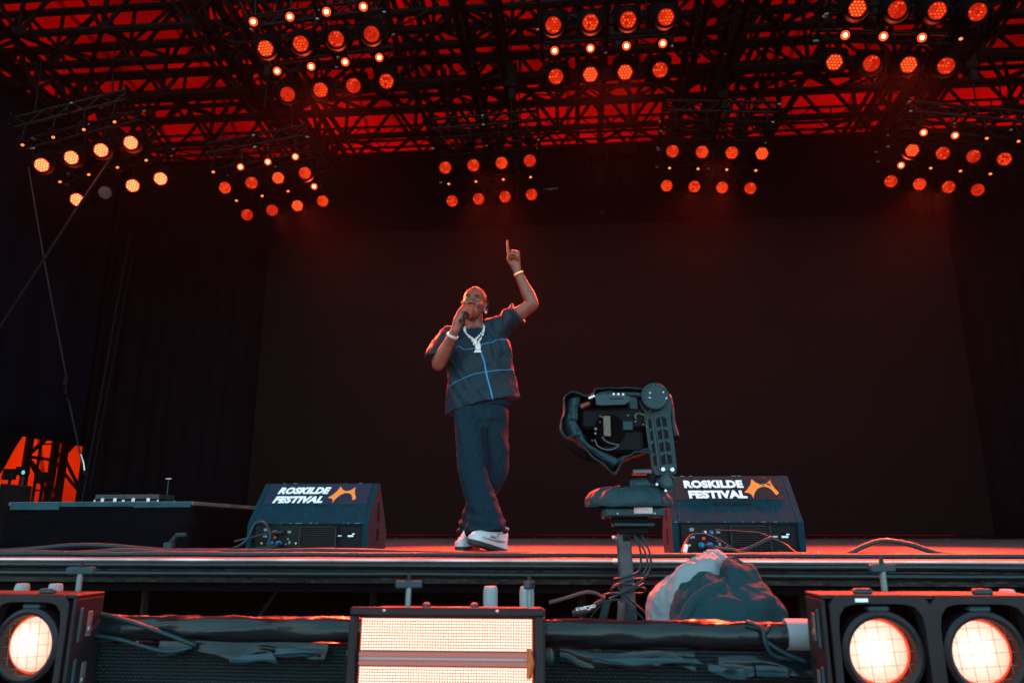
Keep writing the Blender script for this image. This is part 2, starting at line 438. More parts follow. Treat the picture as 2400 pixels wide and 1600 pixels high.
# lighter flat truss high behind the border curtain
lattice('roof_truss', (-11, 15.2, 8.75), (12, 15.2, 8.75), .3, .36, .42, .03, .014, 'thin black lattice truss across the back of the roof', faces=('f', 'b'))
lattice('roof_truss', (-11, 16.4, 8.75), (12, 16.4, 8.75), .3, .36, .42, .03, .014, 'thin black lattice truss farthest back under the canopy', faces=('f', 'b'))
lw = ['far left', 'above the left monitor wedge', 'left of centre', 'right of centre', 'on the right', 'far right']
for i, xx in enumerate((-8.9, -4.85, -1.25, 2.2, 5.75, 9.3)):
    lattice('roof_truss', (xx, 6.0, 7.05), (xx, 14.0, 7.05), .55, .55, .5, .055, .032, 'black lattice roof truss running up stage, ' + lw[i], faces=('f', 'b', 'd'))
for i, xx in enumerate((-6.9, -3.0, .5, 3.9, 7.6)):
    lattice('roof_truss', (xx, 5.0, 9.3), (xx, 17.5, 9.3), .55, .6, .7, .05, .03, 'upper black roof truss running up stage, ' + ('farthest left', 'second from left', 'at the centre', 'second from right', 'farthest right')[i] + ' of the upper ones', faces=('f', 'b'))
# slanting purlins in the upper left corner, where the skin comes down
for i, (a, b) in enumerate((((-9.6, 7.5, 9.0), (-9.2, 14.2, 7.3)), ((-11.4, 9, 9.4), (-9.4, 9.0, 6.6)), ((-11.6, 12.5, 9), (-9.0, 11.5, 6.9)))):
    o = obj('roof_strut', MB().tube([a, b], .05, 8), M_truss); tag(o, 'black slanting roof strut in the upper left corner, ' + ('along the curtain top', 'nearest the audience', 'farther back')[i], 'strut', 'roof struts')
for i, (yy, zz) in enumerate(((14.3, 9.2), (12.3, 9.35), (10.3, 9.3), (8.3, 9.35))):
    lattice('roof_truss', (-11.5, yy, zz), (12.5, yy, zz), .6, .8, .75, .055, .036, 'upper black roof truss across the stage, ' + ('farthest from', 'third from', 'second from', 'nearest to')[i] + ' the audience', faces=('f', 'd'))
# hoists hanging under the trusses
hm = MB().cbox((0, 0, 0), (.2, .2, .42), .02).cbox((.03, 0, -.3), (.12, .12, .2), .02).mesh('hoist_body')
hs = [(-4.8, 9.4, 'left'), (-4.9, 12.2, 'back left'), (-1.2, 10.3, 'centre left'), (-1.3, 12.9, 'back centre'), (2.2, 10.9, 'centre right'), (2.3, 12.6, 'back right of centre'), (5.8, 10.4, 'right'), (6.0, 12.9, 'back right'), (-3.0, 9.0, 'front left'), (.4, 9.2, 'front centre'), (4.0, 9.2, 'front right'), (-8.6, 11.5, 'far left')]
for (x, yy, nm) in hs:
    t = empty('chain_hoist', (x, yy, 7.2), label='black chain hoist hanging under the roof trusses, ' + nm, cat='hoist', group='chain hoists')
    obj('hoist_body', hm, M_truss, t, loc=(.3, .1, -.1))
    bar('chain', (.3, .1, .1), (.3, .1, .8), .015, M_truss, t); bar('chain', (.32, .1, -.4), (.32, .1, -1.0), .012, M_truss, t)
# slack black cables between the trusses
for i in range(16):
    x0 = random.uniform(-8, 7); y0 = random.uniform(8.5, 13); z0 = random.uniform(7.2, 8.6); dx = random.uniform(1.2, 3.0); dy = random.uniform(-.6, .6)
    pts = [(x0 + dx * k / 10, y0 + dy * k / 10, z0 - .45 * (1 - ((k - 5) / 5) ** 2) + random.uniform(-.02, .02)) for k in range(11)]
    o = obj('roof_cable', MB().tube(pts, .014, 5), M_truss, smooth=60); tag(o, 'slack black cable hanging between roof trusses', 'cable', 'cables in the roof')

# ================================================================== LAMP CLUSTERS
E_washbase = emit('wash_lens_red', (1.0, 0.025, 0.006), 0.48)
E_cell = emit('wash_cell_orange', (1.0, 0.078, 0.012), 1.3)
E_cell3 = emit('wash_cell_bright', (1.0, 0.12, 0.022), 1.6)
E_cell2 = emit('wash_cell_red', (1.0, 0.05, 0.012), .75)
E_cellhot = emit('wash_cell_hot', (1.0, 0.36, 0.12), 2.8)
E_basehot = emit('wash_lens_hot', (1.0, 0.055, 0.018), 2.0)
E_spot = emit('small_lamp_bright', (1.0, 0.42, 0.12), 14.0)
E_dot = emit('small_lamp_dim', (1.0, 0.24, 0.06), 1.5)
M_lensoff = mat('unlit_lens', (0.13, 0.05, 0.055), 0.2, coat=.5)
LR = 0.097
body_me = MB().lathe([(.05, -.34), (.12, -.33), (.145, -.26), (.15, -.12), (.14, -.04), (.122, .012), (.110, .02), (LR + .002, .02), (LR + .002, -.004)], 20, cap1=False).mesh('lamp_head', 35)
fin_me = None
yoke_me = MB().box((.165, 0, -.20), (.022, .09, .34)).box((-.165, 0, -.20), (.022, .09, .34)).box((0, 0, -.375), (.35, .09, .022)).mesh('lamp_yoke')
base_me = MB().cbox((0, .02, -.42), (.34, .30, .17), .03).mesh('lamp_base')
disc_me = MB().lathe([(LR, 0), (LR * .6, .004), (.001, .006)], 20, cap0=False).mesh('lens_plate', 60)
cb = MB()
for q in range(-2, 3):
    for r_ in range(-2, 3):
        if abs(q + r_) <= 2:
            x = (q + r_ / 2) * .0385; yq = r_ * .0385 * .866
            cb.lathe([(.0150, .008), (.009, .0145), (.0005, .017)], 6, Matrix.Translation((x, yq, 0)), cap0=False)
cells_me = cb.mesh('led_cells', 60)
def with_mat(me, m):
    c = me.copy(); c.materials.clear(); c.materials.append(m); return c
def mottled(seed):
    c = cells_me.copy(); c.materials.clear(); c.materials.append(E_cell if seed % 6 != 4 else E_cell3); c.materials.append(E_cell2); c.materials.append(E_washbase); rr_ = random.Random(seed)
    per = len(c.polygons) // 19
    for k in range(19):
        mi = rr_.choice(((0, 0, 0, 1), (0, 0, 1, 1, 2), (0, 1, 1, 2), (1, 1, 2, 0), (0, 0, 0, 0), (1, 1, 1, 2))[seed % 6])
        for f in range(per): c.polygons[k * per + f].material_index = mi
    return c
mott = [mottled(s_) for s_ in range(12)]
cells = {'n': with_mat(cells_me, E_cell), 'h': with_mat(cells_me, E_cellhot), 'o': with_mat(cells_me, M_lensoff)}
discs = {'n': with_mat(disc_me, E_washbase), 'h': with_mat(disc_me, E_basehot), 'o': with_mat(disc_me, M_lensoff)}
sb_me = MB().lathe([(.02, -.17), (.06, -.16), (.082, -.02), (.082, .01), (.074, .012), (.030, -.03)], 16, cap1=False).mesh('lamp_head', 35)
sy_me = MB().box((.09, 0, -.09), (.008, .03, .13)).box((-.09, 0, -.09), (.008, .03, .13)).box((0, 0, -.16), (.188, .03, .008)).mesh('lamp_yoke')
sl_b = with_mat(MB().lathe([(.026, 0), (.017, .010), (.001, .013)], 12, cap0=False).mesh('lens', 60), E_spot)
sl_d = with_mat(MB().lathe([(.024, 0), (.016, .008), (.001, .01)], 10, cap0=False).mesh('lens', 60), E_dot)
coup_me = MB().cbox((0, 0, 0), (.05, .035, .03), .008).mesh('coupler'); coup_me.materials.append(M_steel)
halo_me = MB().lathe([(.073, .010), (.055, -.008), (.034, -.014)], 16, cap0=False, cap1=False).mesh('halo_ring', 60); halo_me.materials.append(emit('halo_glow', (1.0, .06, .010), 2.2))  # emissive red ring added round each bright small lamp to imitate its bloom
for me in (body_me, yoke_me, base_me, sb_me, sy_me): me.materials.append(M_pit)
sc_ = .45 / .55
# name, centre and tilt of each cluster, row distance, visible small lamp rows, where it hangs
PODS = [
 ('A', (-3.777, 10.084, 7.273), (-.2, -.106, .02), .961, 'top left cluster'),
 ('B', (.641, 10.037, 7.285), (-.213, -.011, -.009), 1.002, 'top centre cluster'),
 ('C', (4.885, 9.849, 7.064), (-.30, .059, .055), .90, 'top right cluster'),
 ('D', (-8.59, 11.89, 6.548), (-.23, -.233, .016), .993, 'far left bright cluster'),
 ('E', (-5.966, 13.475, 6.743), (-.184, -.133, -.037), .944, 'cluster above the screen left edge'),
 ('F', (-1.59, 13.589, 6.907), (-.213, -.068, .042), 1.059, 'cluster above the performer'),
 ('G', (2.794, 13.556, 6.948), (-.191, .084, -.018), 1.07, 'cluster right of the performer'),
 ('H', (7.164, 13.606, 6.779), (-.215, .132, .04), .902, 'far right cluster'),
]
ORD = ['leftmost', 'second from left', 'third from left', 'rightmost']
# rows of small lamps (row offset in cluster heights): b bright, d dim, - dark
SMALL = {'A': {-1: 'bbbb', 0: 'bbbb'}, 'B': {0: 'bbbb'}, 'C': {0: 'bbbd'}, 'D': {-1: 'dddd', 0: 'dddd'}, 'E': {-1: 'dbbb', 0: 'dddb'},
         'F': {-1: '----', 0: 'dddd'}, 'G': {-1: '----', 0: 'dddd'}, 'H': {-1: 'bbdd', 0: 'bddd'}}
WASH = {'D': ('hhhh', 'hohh')}
BEAMS = {('E', 1): 1, ('F', 1): 1, ('G', 1): 1, ('H', 1): 1, ('F', 0): 1, ('G', 0): 1, ('A', 1): 2, ('B', 1): 2, ('C', 1): 2}
def rotm(a): return Matrix.Rotation(a[2], 3, 'Z') @ Matrix.Rotation(a[1], 3, 'Y') @ Matrix.Rotation(a[0], 3, 'X')
C0 = Vector((0, 0, .12))
def glow(t, z, watts):
    """the lamp's own light, spilling forward from its lens"""
    ld = bpy.data.lights.new('lamp_light', 'SPOT'); ld.energy = watts / 2 ** EXPOSURE; ld.color = (1.0, .09, .03)
    ld.spot_size = radians(150); ld.spot_blend = 1; ld.shadow_soft_size = .03
    lo = bpy.data.objects.new('lamp_light', ld); COL.objects.link(lo); lo.parent = t; lo.location = (0, 0, z); lo.rotation_euler = (pi, 0, 0)
for (pn, ctr, ang, rr, place) in PODS:
    ctr = C0 + (Vector(ctr) - C0) * sc_
    R = rotm(ang); u = R @ Vector((.45, 0, 0)); v = R @ Vector((0, rr * sc_, 0)); w = R @ Vector((0, 0, 1))
    aim = (Vector((ctr.x * .35, 0.5, .3)) - ctr).normalized()
    # local frame: z along the beam, x along the row
    xa = (u - aim * u.dot(aim)).normalized(); ya = aim.cross(xa)
    Q = Matrix((xa, ya, aim)).transposed()
    quat = Q.to_quaternion()
    fr = empty('lamp_frame', ctr, label='black truss frame carrying the ' + place, cat='frame', group='lamp frames')
    loc = lambda i, j, hh: (u * (i - 1.5)) + v * j + w * hh
    rows = (-1.0, -.5, 0, .5)
    for j in rows:
        for hh in (.42, .62): bar('rail', loc(-.45, j, hh), loc(3.45, j, hh), .024, M_truss, fr)
        for k in range(8):
            bar('brace', loc(-.4 + k * .475, j, .42 if k % 2 else .62), loc(-.4 + (k + 1) * .475, j, .62 if k % 2 else .42), .012, M_truss, fr)
    for i in (-.4, 1.5, 3.4):
        for hh in (.42, .62): bar('cross_rail', loc(i, -1.1, hh), loc(i, .6, hh), .024, M_truss, fr)
    for i in (0.2, 2.8):
        for j in (-.95, .45): bar('hanger', loc(i, j, .6), loc(i, j, 1.75), .012, M_truss, fr)
    for k in range(14):
        q_ = loc(random.choice((-.4, 1.5, 3.4)) + random.uniform(-.05, .05), random.choice(rows) + random.uniform(-.04, .04), random.choice((.42, .62)))
        obj('coupler', coup_me, None, fr, loc=q_ - w * .03)
    for r_, j in enumerate((-.5, .5)):
        kinds = WASH.get(pn, ('nnnn', 'nnnn'))[r_]
        for i in range(4):
            k = kinds[i]
            t = empty('wash_light', ctr + u * (i - 1.5) + v * j, label=f"{'unlit' if k == 'o' else 'red'} round wash light, {ORD[i]}, {'upper' if r_ == 0 else 'lower'} row of {place}", cat='stage light', group='wash lights in the ' + place)
            t.rotation_mode = 'QUATERNION'
            q2 = quat @ Vector((0, 0, 1)).rotation_difference(Vector((random.uniform(-.06, .06), random.uniform(-.06, .06), 1)).normalized())
            t.rotation_quaternion = q2
            obj('lamp_head', body_me, None, t); obj('lamp_yoke', yoke_me, None, t); obj('lamp_base', base_me, None, t)
            ln = obj('lens_plate', discs[k], None, t); obj('led_cells', cells[k] if k != 'n' else random.choice(mott), None, ln, kind='stuff')
            if k == 'h': glow(t, .05, 130)
            bar('clamp', (0, 0, -.46), (Matrix(q2.to_matrix()).inverted() @ (w * .42)), .014, M_truss, t)
            if (pn, r_) in BEAMS and i in (1, 2):
                ld = bpy.data.lights.new('wash_beam', 'SPOT'); ld.energy = BEAM_W.get(pn, 900) / 2 ** EXPOSURE; ld.color = (1.0, 0.055, 0.02)
                ld.spot_size = radians(24); ld.spot_blend = .8; ld.shadow_soft_size = .09
                lo = bpy.data.objects.new('wash_beam', ld); COL.objects.link(lo); lo.parent = t
                tgt = Vector((random.uniform(-.6, 1.6) + ctr.x * .12, random.uniform(4.2, 5.6), .2))
                if pn in 'ABC': tgt = Vector((ctr.x * .30 + random.uniform(-.4, .4), random.uniform(1.9, 2.8), -.1))
                dl = (q2.to_matrix().inverted() @ (tgt - (ctr + u * (i - 1.5) + v * j))).normalized()
                lo.location = (0, 0, .05); lo.rotation_mode = 'QUATERNION'; lo.rotation_quaternion = dl.to_track_quat('-Z', 'Y')
    for j, pat in SMALL[pn].items():
        for i in range(4):
            k = pat[i]
            t = empty('spot_lamp', ctr + u * (i - 1.5) + v * j + w * .02, label=f"small {'dazzling' if k == 'b' else 'dim orange' if k == 'd' else 'dark unlit'} lamp, {ORD[i]}, {'top' if j == -1 else 'middle'} row of {place}", cat='stage light', group='small lamps in the ' + place)
            t.rotation_mode = 'QUATERNION'
            q2 = quat if k == 'b' else quat @ Matrix.Rotation(radians(38), 3, 'X').to_quaternion()
            t.rotation_quaternion = q2
            obj('lamp_head', sb_me, None, t); obj('lamp_yoke', sy_me, None, t)
            if k != '-': obj('lens', sl_b if k == 'b' else sl_d, None, t)
            if k == 'b': obj('halo_ring', halo_me, None, t)
            if k == 'b': glow(t, .045, 55)
            bar('clamp', (0, 0, -.16), (Matrix(q2.to_matrix()).inverted() @ (w * .42)), .012, M_truss, t)

# two dark moving heads on the back pipe right of the performer, a small warning triangle and a pale clip
for x, lab in ((.50, 'left of the pair'), (1.01, 'right of the pair')):
    t = empty('moving_head', (x, 11.8, 6.05), label='dark unlit moving head lamp above the screen, ' + lab, cat='stage light', group='dark moving heads')
    obj('lamp_base', MB().cbox((0, 0, .42), (.34, .26, .16), .03), M_pit, t)
    for s_ in (-1, 1): obj('yoke_arm', MB().cbox((s_ * .17, 0, .14), (.05, .14, .46), .02), M_pit, t)
    obj('lamp_head', MB().lathe([(.07, .22), (.13, .18), (.14, 0), (.12, -.14), (.115, -.17), (.10, -.165)], 20, Matrix.Rotation(radians(18), 3, 'X')), M_pit, t)
    obj('lens', MB().lathe([(.10, -.160), (.05, -.168), (.001, -.17)], 18, Matrix.Rotation(radians(18), 3, 'X'), cap0=False), mat('dark_lens', (.006, .006, .007), .3, spec=.3), t)
o = obj('warning_triangle', MB().prism([(-.06, .05), (.06, .05), (0, -.07)], 0, .01, Matrix.Translation((.575, 12.28, 5.56)) @ Matrix.Rotation(radians(90), 4, 'X')), mat('dull_red_sign', (.035, .002, .001), .8, spec=.05)); tag(o, 'small dull red triangle hanging above the video screen', 'sign')
t = empty('pale_clip', (-.33, 12.0, 5.93), label='small pale bar clip above the screen right of the performer', cat='clip')
obj('bar', MB().cbox((0, 0, 0), (.26, .02, .025), .005), mat('pale_metal', (.05, .045, .045), .5), t); obj('knob', MB().ell((0, -.01, -.01), (.05, .02, .03), 10, 6), MATS['pale_metal'], t)

# ================================================================== LEFT WING
# straps and guy lines against the side curtain
M_strap = mat('grey_strap', (0.006, 0.0055, 0.007), 0.85, spec=.05)
o = obj('guy_strap', MB().tube(spline([(-9.0, 9.0, .02), (-8.3, 9.0, 1.45), (-7.63, 9.0, 2.77), (-6.85, 9.0, 4.34), (-6.4, 9.0, 5.2)], 4), .022, 6), M_strap); tag(o, 'grey guy strap slanting up across the dark left curtain', 'strap')
t = empty('ratchet_line', (-6.6, 9.0, 1.16), label='thin hanging line with a ratchet near the left curtain', cat='strap')
M_line = mat('dark_line', (0.012, 0.012, 0.014), 0.7, spec=.1)
obj('line', MB().tube([(-1.03, 0, 3.95), (-.55, 0, 2.5), (.0, 0, .94)], .011, 5), M_line, t)
obj('ratchet', MB().cbox((.02, -.01, .85), (.05, .04, .14), .008).cbox((.05, -.02, .72), (.035, .03, .1), .008).cbox((.075, -.01, .62), (.02, .02, .06), .004), M_strap, t)
obj('tail', MB().tube([(.09, 0, .6), (.28, 0, .1), (.45, 0, -.35)], .01, 5), M_line, t)
obj('hook', MB().tube(spline([(.36, 0, -.1), (.41, 0, -.2), (.44, 0, -.3)], 4), .01, 5), M_steel, t)
M_edge = mat('dim_line', (.008, .009, .012), .8, spec=.05)
t = empty('edge_strap', (-8.6, 12.6, 0), label='pair of thin lines running down the corner between the left curtains', cat='strap')
bar('line', (0.22, 0, 5.6), (0, 0, .4), .018, M_edge, t); bar('line', (0.34, 0, 5.2), (0.12, 0, .9), .010, M_edge, t)

# truss tower seen through the gap under the left curtain
M_red = mat('dark_tower_paint', (0.03, 0.012, 0.014), 0.6, spec=.2)
lattice('truss_tower', (-11.63, 15.6, -1.6), (-11.63, 15.6, 10.0), .85, .85, .85, .085, .035, 'dark steel truss tower seen through the gap at the left', cat='tower', group=None, faces=('f', 'b', 'd', 'u'), sidev=(1, 0, 0), m=M_red)
lattice('truss_tower', (-14.0, 12.4, -1.6), (-14.0, 12.4, 10.0), .5, .5, .55, .04, .02, 'slim steel truss tower above the left curtain', cat='tower', group=None, faces=('f', 'b', 'd', 'u'), sidev=(1, 0, 0), m=M_red)
t = empty('access_ladder', (-11.05, 14.9, -1.6), label='narrow steel ladder beside the truss tower at the left', cat='ladder')
for s in (-.2, .2): bar('rail', (s, 0, 0), (s, 0, 6), .03, M_red, t)
for k in range(18): bar('rung', (-.2, 0, .3 + k * .32), (.2, 0, .3 + k * .32), .018, M_red, t)
bb = drape('wing_curtain', (-12.2, 13.3, 0), (-10.3, 13.3, 0), 0, 3.0, 'black curtain corner with a slanting hem in the far left gap', hem=lambda u: -1.9 + 4.05 * u, fold=.02)
# desk with screens in the left wing
def flat_monitor(loc, rz, rx, w, h, label):
    t = empty('desk_monitor', loc, (0, 0, rz), label=label, cat='monitor', group='screens at the left desk')
    M = Matrix.Rotation(rx, 3, 'X')
    obj('casing', MB().cbox((0, 0, .33), (w, .04, h), .006, M), M_pit, t); bar('stand', (0, .02, 0), (0, .02, .33), .016, M_pit, t)
    obj('stand_foot', MB().cbox((0, .03, .01), (w * .5, .2, .02), .005), M_pit, t)
DESKZ = .3
flat_monitor((-6.36, 8.0, .41), radians(4), radians(-6), .15, .12, 'black back of a flat monitor at the left edge desk')
flat_monitor((-5.97, 8.0, .37), radians(-24), radians(-14), .14, .12, 'tilted black monitor in front of the truss tower')
t = empty('rack_case', (-6.25, 7.6, 0), label='dark equipment rack at the left edge behind the riser', cat='rack')
obj('case_body', MB().cbox((0, 0, .30), (.62, .5, .60), .015), M_black, t)
for k in range(4): obj('rack_unit', MB().cbox((0, -.255, .10 + k * .13), (.5, .02, .11), .004), M_dark, t)
obj('corner_edge', MB().cbox((.315, -.25, .30), (.02, .02, .60), .003), M_steel, t)
t = empty('desk_lamp', (-6.42, 8.3, .34), label='small work lamp with a green light on a post by the tower', cat='lamp')
bar('post', (0, 0, -.5), (0, 0, .42), .015, M_red, t); obj('lamp_box', MB().cbox((-.02, 0, .46), (.12, .1, .1), .01), M_pit, t)
obj('green_light', MB().ell((.03, -.055, .44), (.022, .012, .024), 10, 6), emit('green_led', (.25, .9, .7), .8), t)

# ================================================================== RISER
t = empty('riser', (-3.0, 5.0, 0), label='low black draped riser at the left front of the stage', cat='riser')
RX, RY, RZ = .615, .42, .30
obj('top_panel', MB().cbox((0, .1, RZ - .012), (RX * 2, RY * 2 + .2, .024), .003), mat('riser_top', (.10, .09, .09), .6, var=.3), t)
def skirt(u, v):
    P = [(-RX, .6), (-RX, -RY), (RX, -RY), (RX, .6)]; Ls = [1.02, 2 * RX, 1.02]; d = u * sum(Ls); k = 0
    while k < 2 and d > Ls[k]: d -= Ls[k]; k += 1
    a, b = Vector((*P[k], 0)), Vector((*P[k + 1], 0)); q = a.lerp(b, min(1, d / Ls[k]))
    n_ = [Vector((-1, 0, 0)), Vector((0, -1, 0)), Vector((1, 0, 0))][k]
    amp = .016 * (1 - v) + .004
    q += n_ * (.008 + amp * (.5 + noise.noise((u * 14, v * 3.2, 1.7))) + .012 * noise.noise((u * 3, v * 9, 4)))
    return q + Vector((0, 0, v * (RZ - .03)))
so = obj('drape', MB().grid(skirt, 160, 16), M_drape, t, smooth=180)
def tapes(u, v): return Vector((-RX + .06 + u * (RX * 2 - .07), -RY - .014 - .004 * noise.noise((u * 9, v * 2, 0)), RZ - .003 - v * (.033 + .006 * noise.noise((u * 5, 0, 9)))))
obj('tape_strip', MB().grid(tapes, 60, 4), mat('grey_cloth_tape', (.02, .055, .065), .85, spec=.08, var=.2), t, smooth=180, label='grey cloth tape along the top edge')
def tapes2(u, v): return Vector((-RX + .03 + u * .33, -RY - .02 - .003 * noise.noise((u * 5, v, 0)), RZ - .004 - v * .045))
obj('tape_strip', MB().grid(tapes2, 12, 3), MATS['grey_cloth_tape'], t, smooth=180)
# flight cases behind the riser
for i, (x, w, lab) in enumerate(((-4.72, .30, 'open framed dark flight case, left of the two behind the riser'), (-4.38, .36, 'lidded dark flight case, right of the two behind the riser'))):
    t = empty('flight_case', (x, 7.5, 0), label=lab, cat='case', group='flight cases behind the riser')
    obj('case_body', MB().cbox((0, 0, .22), (w, .3, .40), .008), mat('case_red_brown', (.09, .03, .03), .5), t)
    obj('lid', MB().cbox((0, -.002, .455), (w + .012, .31, .05), .008), M_dark, t)
    for s in (-1, 1):
        for yy in (-.155, .155): obj('edge_profile', MB().cbox((s * w / 2, yy, .22), (.018, .018, .42), .003), M_steel, t)
    for s in (-1, 1): obj('latch', MB().cbox((s * w * .22, -.16, .42), (.035, .012, .05), .003), M_steel, t)
t = empty('mic_stand', (-4.2, 7.5, 0), label='thin straight microphone stand behind the riser', cat='stand')
bar('pole', (0, 0, 0), (0, 0, .64), .006, M_dark, t)
for k in range(3): bar('leg', (0, 0, .06), (.2 * cos(k * 2.1), .2 * sin(k * 2.1), .01), .006, M_dark, t)
obj('clip', MB().cbox((0, 0, .645), (.06, .015, .012), .003), M_steel, t)

# ================================================================== WEDGE MONITORS
M_banner = mat('banner_navy', (0.004, 0.022, 0.040), 0.4, spec=.2, bump=.2, bscale=12)
M_letter = mat('banner_white', (0.78, 0.80, 0.80), 0.5, var=.04)
M_orange = mat('banner_orange', (0.90, 0.22, 0.035), 0.5)
EMB = [(-.5, -.18), (-.36, -.02), (-.24, .17), (-.16, .42), (-.06, .26), (.06, .18), (.2, .19), (.3, .26), (.40, .38), (.42, .14), (.47, -.02), (.54, -.17), (.53, -.24), (.44, -.30), (.38, -.12), (.30, .02), (.2, .07), (.08, .07), (-.04, .0), (-.14, -.12), (-.22, -.28), (-.27, -.44), (-.29, -.28), (-.36, -.20)]
def wedge(name, loc, W, label, worn):
    t = empty(name, loc, label=label, cat='monitor speaker', group='wedge monitors on the stage edge')
    k = W / .70
    prof = [(0, 0), (0, .012), (.006, .165), (.225, .412), (.252, .412), (.47, .10), (.43, 0)]
    prof = [(a * k if False else a, b) for a, b in prof]
    MX = Matrix(((0, 0, 1), (1, 0, 0), (0, 1, 0)))
    # cabinet shell: two cheek plates, sloping top, grille side and bottom; the rear panel sits recessed between them
    for s in (-1, 1): obj('cheek_panel', MB().prism(prof, s * W / 2 - (.03 if s > 0 else 0), s * W / 2 + (0 if s > 0 else .03), MX), M_case, t)
    sl = Vector((0, .219, .247)).normalized(); nr = Vector((0, -sl.z, sl.y))
    def slab(a, b, th, m, nm):
        a = Vector((0, *a)); b = Vector((0, *b)); d = b - a; n_ = Vector((0, -d.z, d.y)).normalized()
        Mx = Matrix((Vector((1, 0, 0)), d.normalized(), n_)).transposed()
        return obj(nm, MB().cbox((a + b) / 2 - n_ * th / 2, (W - .060, d.length, th), .003, Mx), m, t)
    slab((.004, .163), (.226, .4125), .03, M_case, 'top_panel')
    slab((.225, .4122), (.252, .4122), .02, M_case, 'ridge')
    g = slab((.252, .412), (.468, .10), .02, M_dark, 'grille')
    obj('bottom_panel', MB().box((0, .22, .01), (W - .06, .42, .02)), M_case, t)
    rec = obj('rear_panel', MB().box((0, .034, .09), (W - .06, .02, .15)), mat('rear_panel_black', (.005, .008, .010), .6, spec=.1), t)
    amp = obj('amplifier_plate', MB().cbox((-.075 * k, .020, .088), (.46 * k, .012, .135), .003), mat('amp_plate', (.003, .004, .005), .5, spec=.15), t)
    for q in range(11):
        obj('heat_fin', MB().cbox((0, 0, 0), (.205 * k, .022, .0045), .001), mat('heat_fin_metal', (.004, .010, .013), .4, spec=.3), t, loc=(.065 * k, .006, .030 + q * .0112))
    for s in (-1, 1): obj('fin_bracket', MB().cbox((.065 * k + s * .104 * k, .004, .086), (.012, .02, .125), .003), M_black, t)
    # banner
    Mx = Matrix((Vector((1, 0, 0)), sl, nr)).transposed().to_4x4()
    def on(u, w_, h=0.0): return Vector((u, .006, .165)) + sl * w_ + nr * h
    bn = empty('banner', (0, 0, 0), parent=t)
    L = .331
    bz = (-.325, .325) if not worn else (-.29, .275)
    def bfn(u, v):
        x = bz[0] + (bz[1] - bz[0]) * u; w_ = L * (.455 + .51 * v)
        am = .0016 if worn else .0004
        e = am * (noise.noise((x * 50, w_ * 130, 2)) + noise.noise((x * 16, w_ * 60, 1)))
        if worn: e += .004 * math.exp(-((x - .2) / .06) ** 2) * abs(sin((x + w_) * 90))
        return on(x, w_, .0022 + abs(e))
    obj('banner_sheet', MB().grid(bfn, 60, 16), M_banner if not worn else mat('banner_black', (.008, .018, .022), .3, spec=.35), bn, smooth=180)
    sh = .26 if not worn else -.02
    lt = [('ROSKILDE', (.335 if not worn else .315), .715), ('FESTIVAL', (.318 if not worn else .305), .485)]
    for q, (word, wd, w0) in enumerate(lt):
        me = text_mesh('lettering', word, .074, M_letter, offset=.0046, shear=sh, spacing=1.06)
        xs = [v.co.x for v in me.vertices]; ys = [v.co.y for v in me.vertices]
        fx = wd / (max(xs) - min(xs)); fy = .058 / (max(ys) - min(ys))
        for v in me.vertices:
            v.co.x = (v.co.x - min(xs)) * fx; v.co.y = (v.co.y - min(ys)) * fy
        x0 = (-.262 if q == 0 else -.272) if not worn else (-.236 + .016 * q)
        o = obj('lettering', me, None, bn); o.matrix_local = Matrix.Translation(on(x0, L * w0, .0046 if worn else .0032)) @ Mx
    pe = [(x * .172, y_ * .165) for x, y_ in EMB]
    o = obj('tent_emblem', MB().prism(pe, 0, .0008), M_orange, bn); o.matrix_local = Matrix.Translation(on(.157 if not worn else .160, L * .70, .0046 if worn else .0032)) @ Mx
    if worn:
        me = text_mesh('maker_lettering', 'turbosound', .046, mat('embossed_black', (.002, .008, .010), .6, spec=.1), offset=.0012, spacing=1.0)
        xs = [v.co.x for v in me.vertices]
        for v in me.vertices: v.co.x = (v.co.x - min(xs)) * .20 / (max(xs) - min(xs))
        o = obj('maker_lettering', me, None, t); o.matrix_local = Matrix.Translation(on(-.105, L * .335, .0016)) @ Mx
    # knocked pale edges
    for q in range(16):
        x = random.uniform(-W / 2 + .02, W / 2 - .03); w_ = random.choice((0, 0, L))
        a_ = on(x, w_, .0005); obj('worn_edge', MB().box(a_, (random.uniform(.004, .022), .0025, .0022)), mat('bare_edge', (.22, .24, .24), .6), t)
    # side handles and vents: pockets let into the cheeks
    for s in (-1, 1):
        for (yy, zz, hh, tp) in ((.235, .235, .12, .5), (.235, .095, .075, 1)):
            pl = [(yy - .035, zz - hh / 2), (yy + .035, zz - hh / 2), (yy + .035 * tp, zz + hh / 2), (yy - .035 * tp, zz + hh / 2)]
            obj('handle_pocket', MB().prism(pl, s * (W / 2 - .01), s * (W / 2 + .0015), MX), M_pit, t)
            obj('pocket_rim', MB().tube([(s * (W / 2 + .001), a, b) for a, b in pl + pl[:1]], .0022, 5), M_case, t)
    # connectors and stickers
    con = [(-.18, .115, M_steel, .012), (-.145, .112, M_blue if worn else M_dark, .012), (-.20, .05, M_blue, .015), (-.155, .05, M_blue, .016)]
    for (x, z, m, r) in con:
        c = obj('connector', MB().lathe([(r * .9, 0), (r, .004), (r, .028), (r * .7, .034), (r * .45, .05)], 12, Matrix.Rotation(radians(90), 3, 'X')), m, t, loc=(x * k, .014, z))
    obj('red_cap', MB().lathe([(.009, 0), (.009, .01), (.004, .012)], 12, Matrix.Rotation(radians(90), 3, 'X')), mat('red_cap_plastic', (.5, .04, .04), .5), t, loc=(-.185 * k, .012, .083))
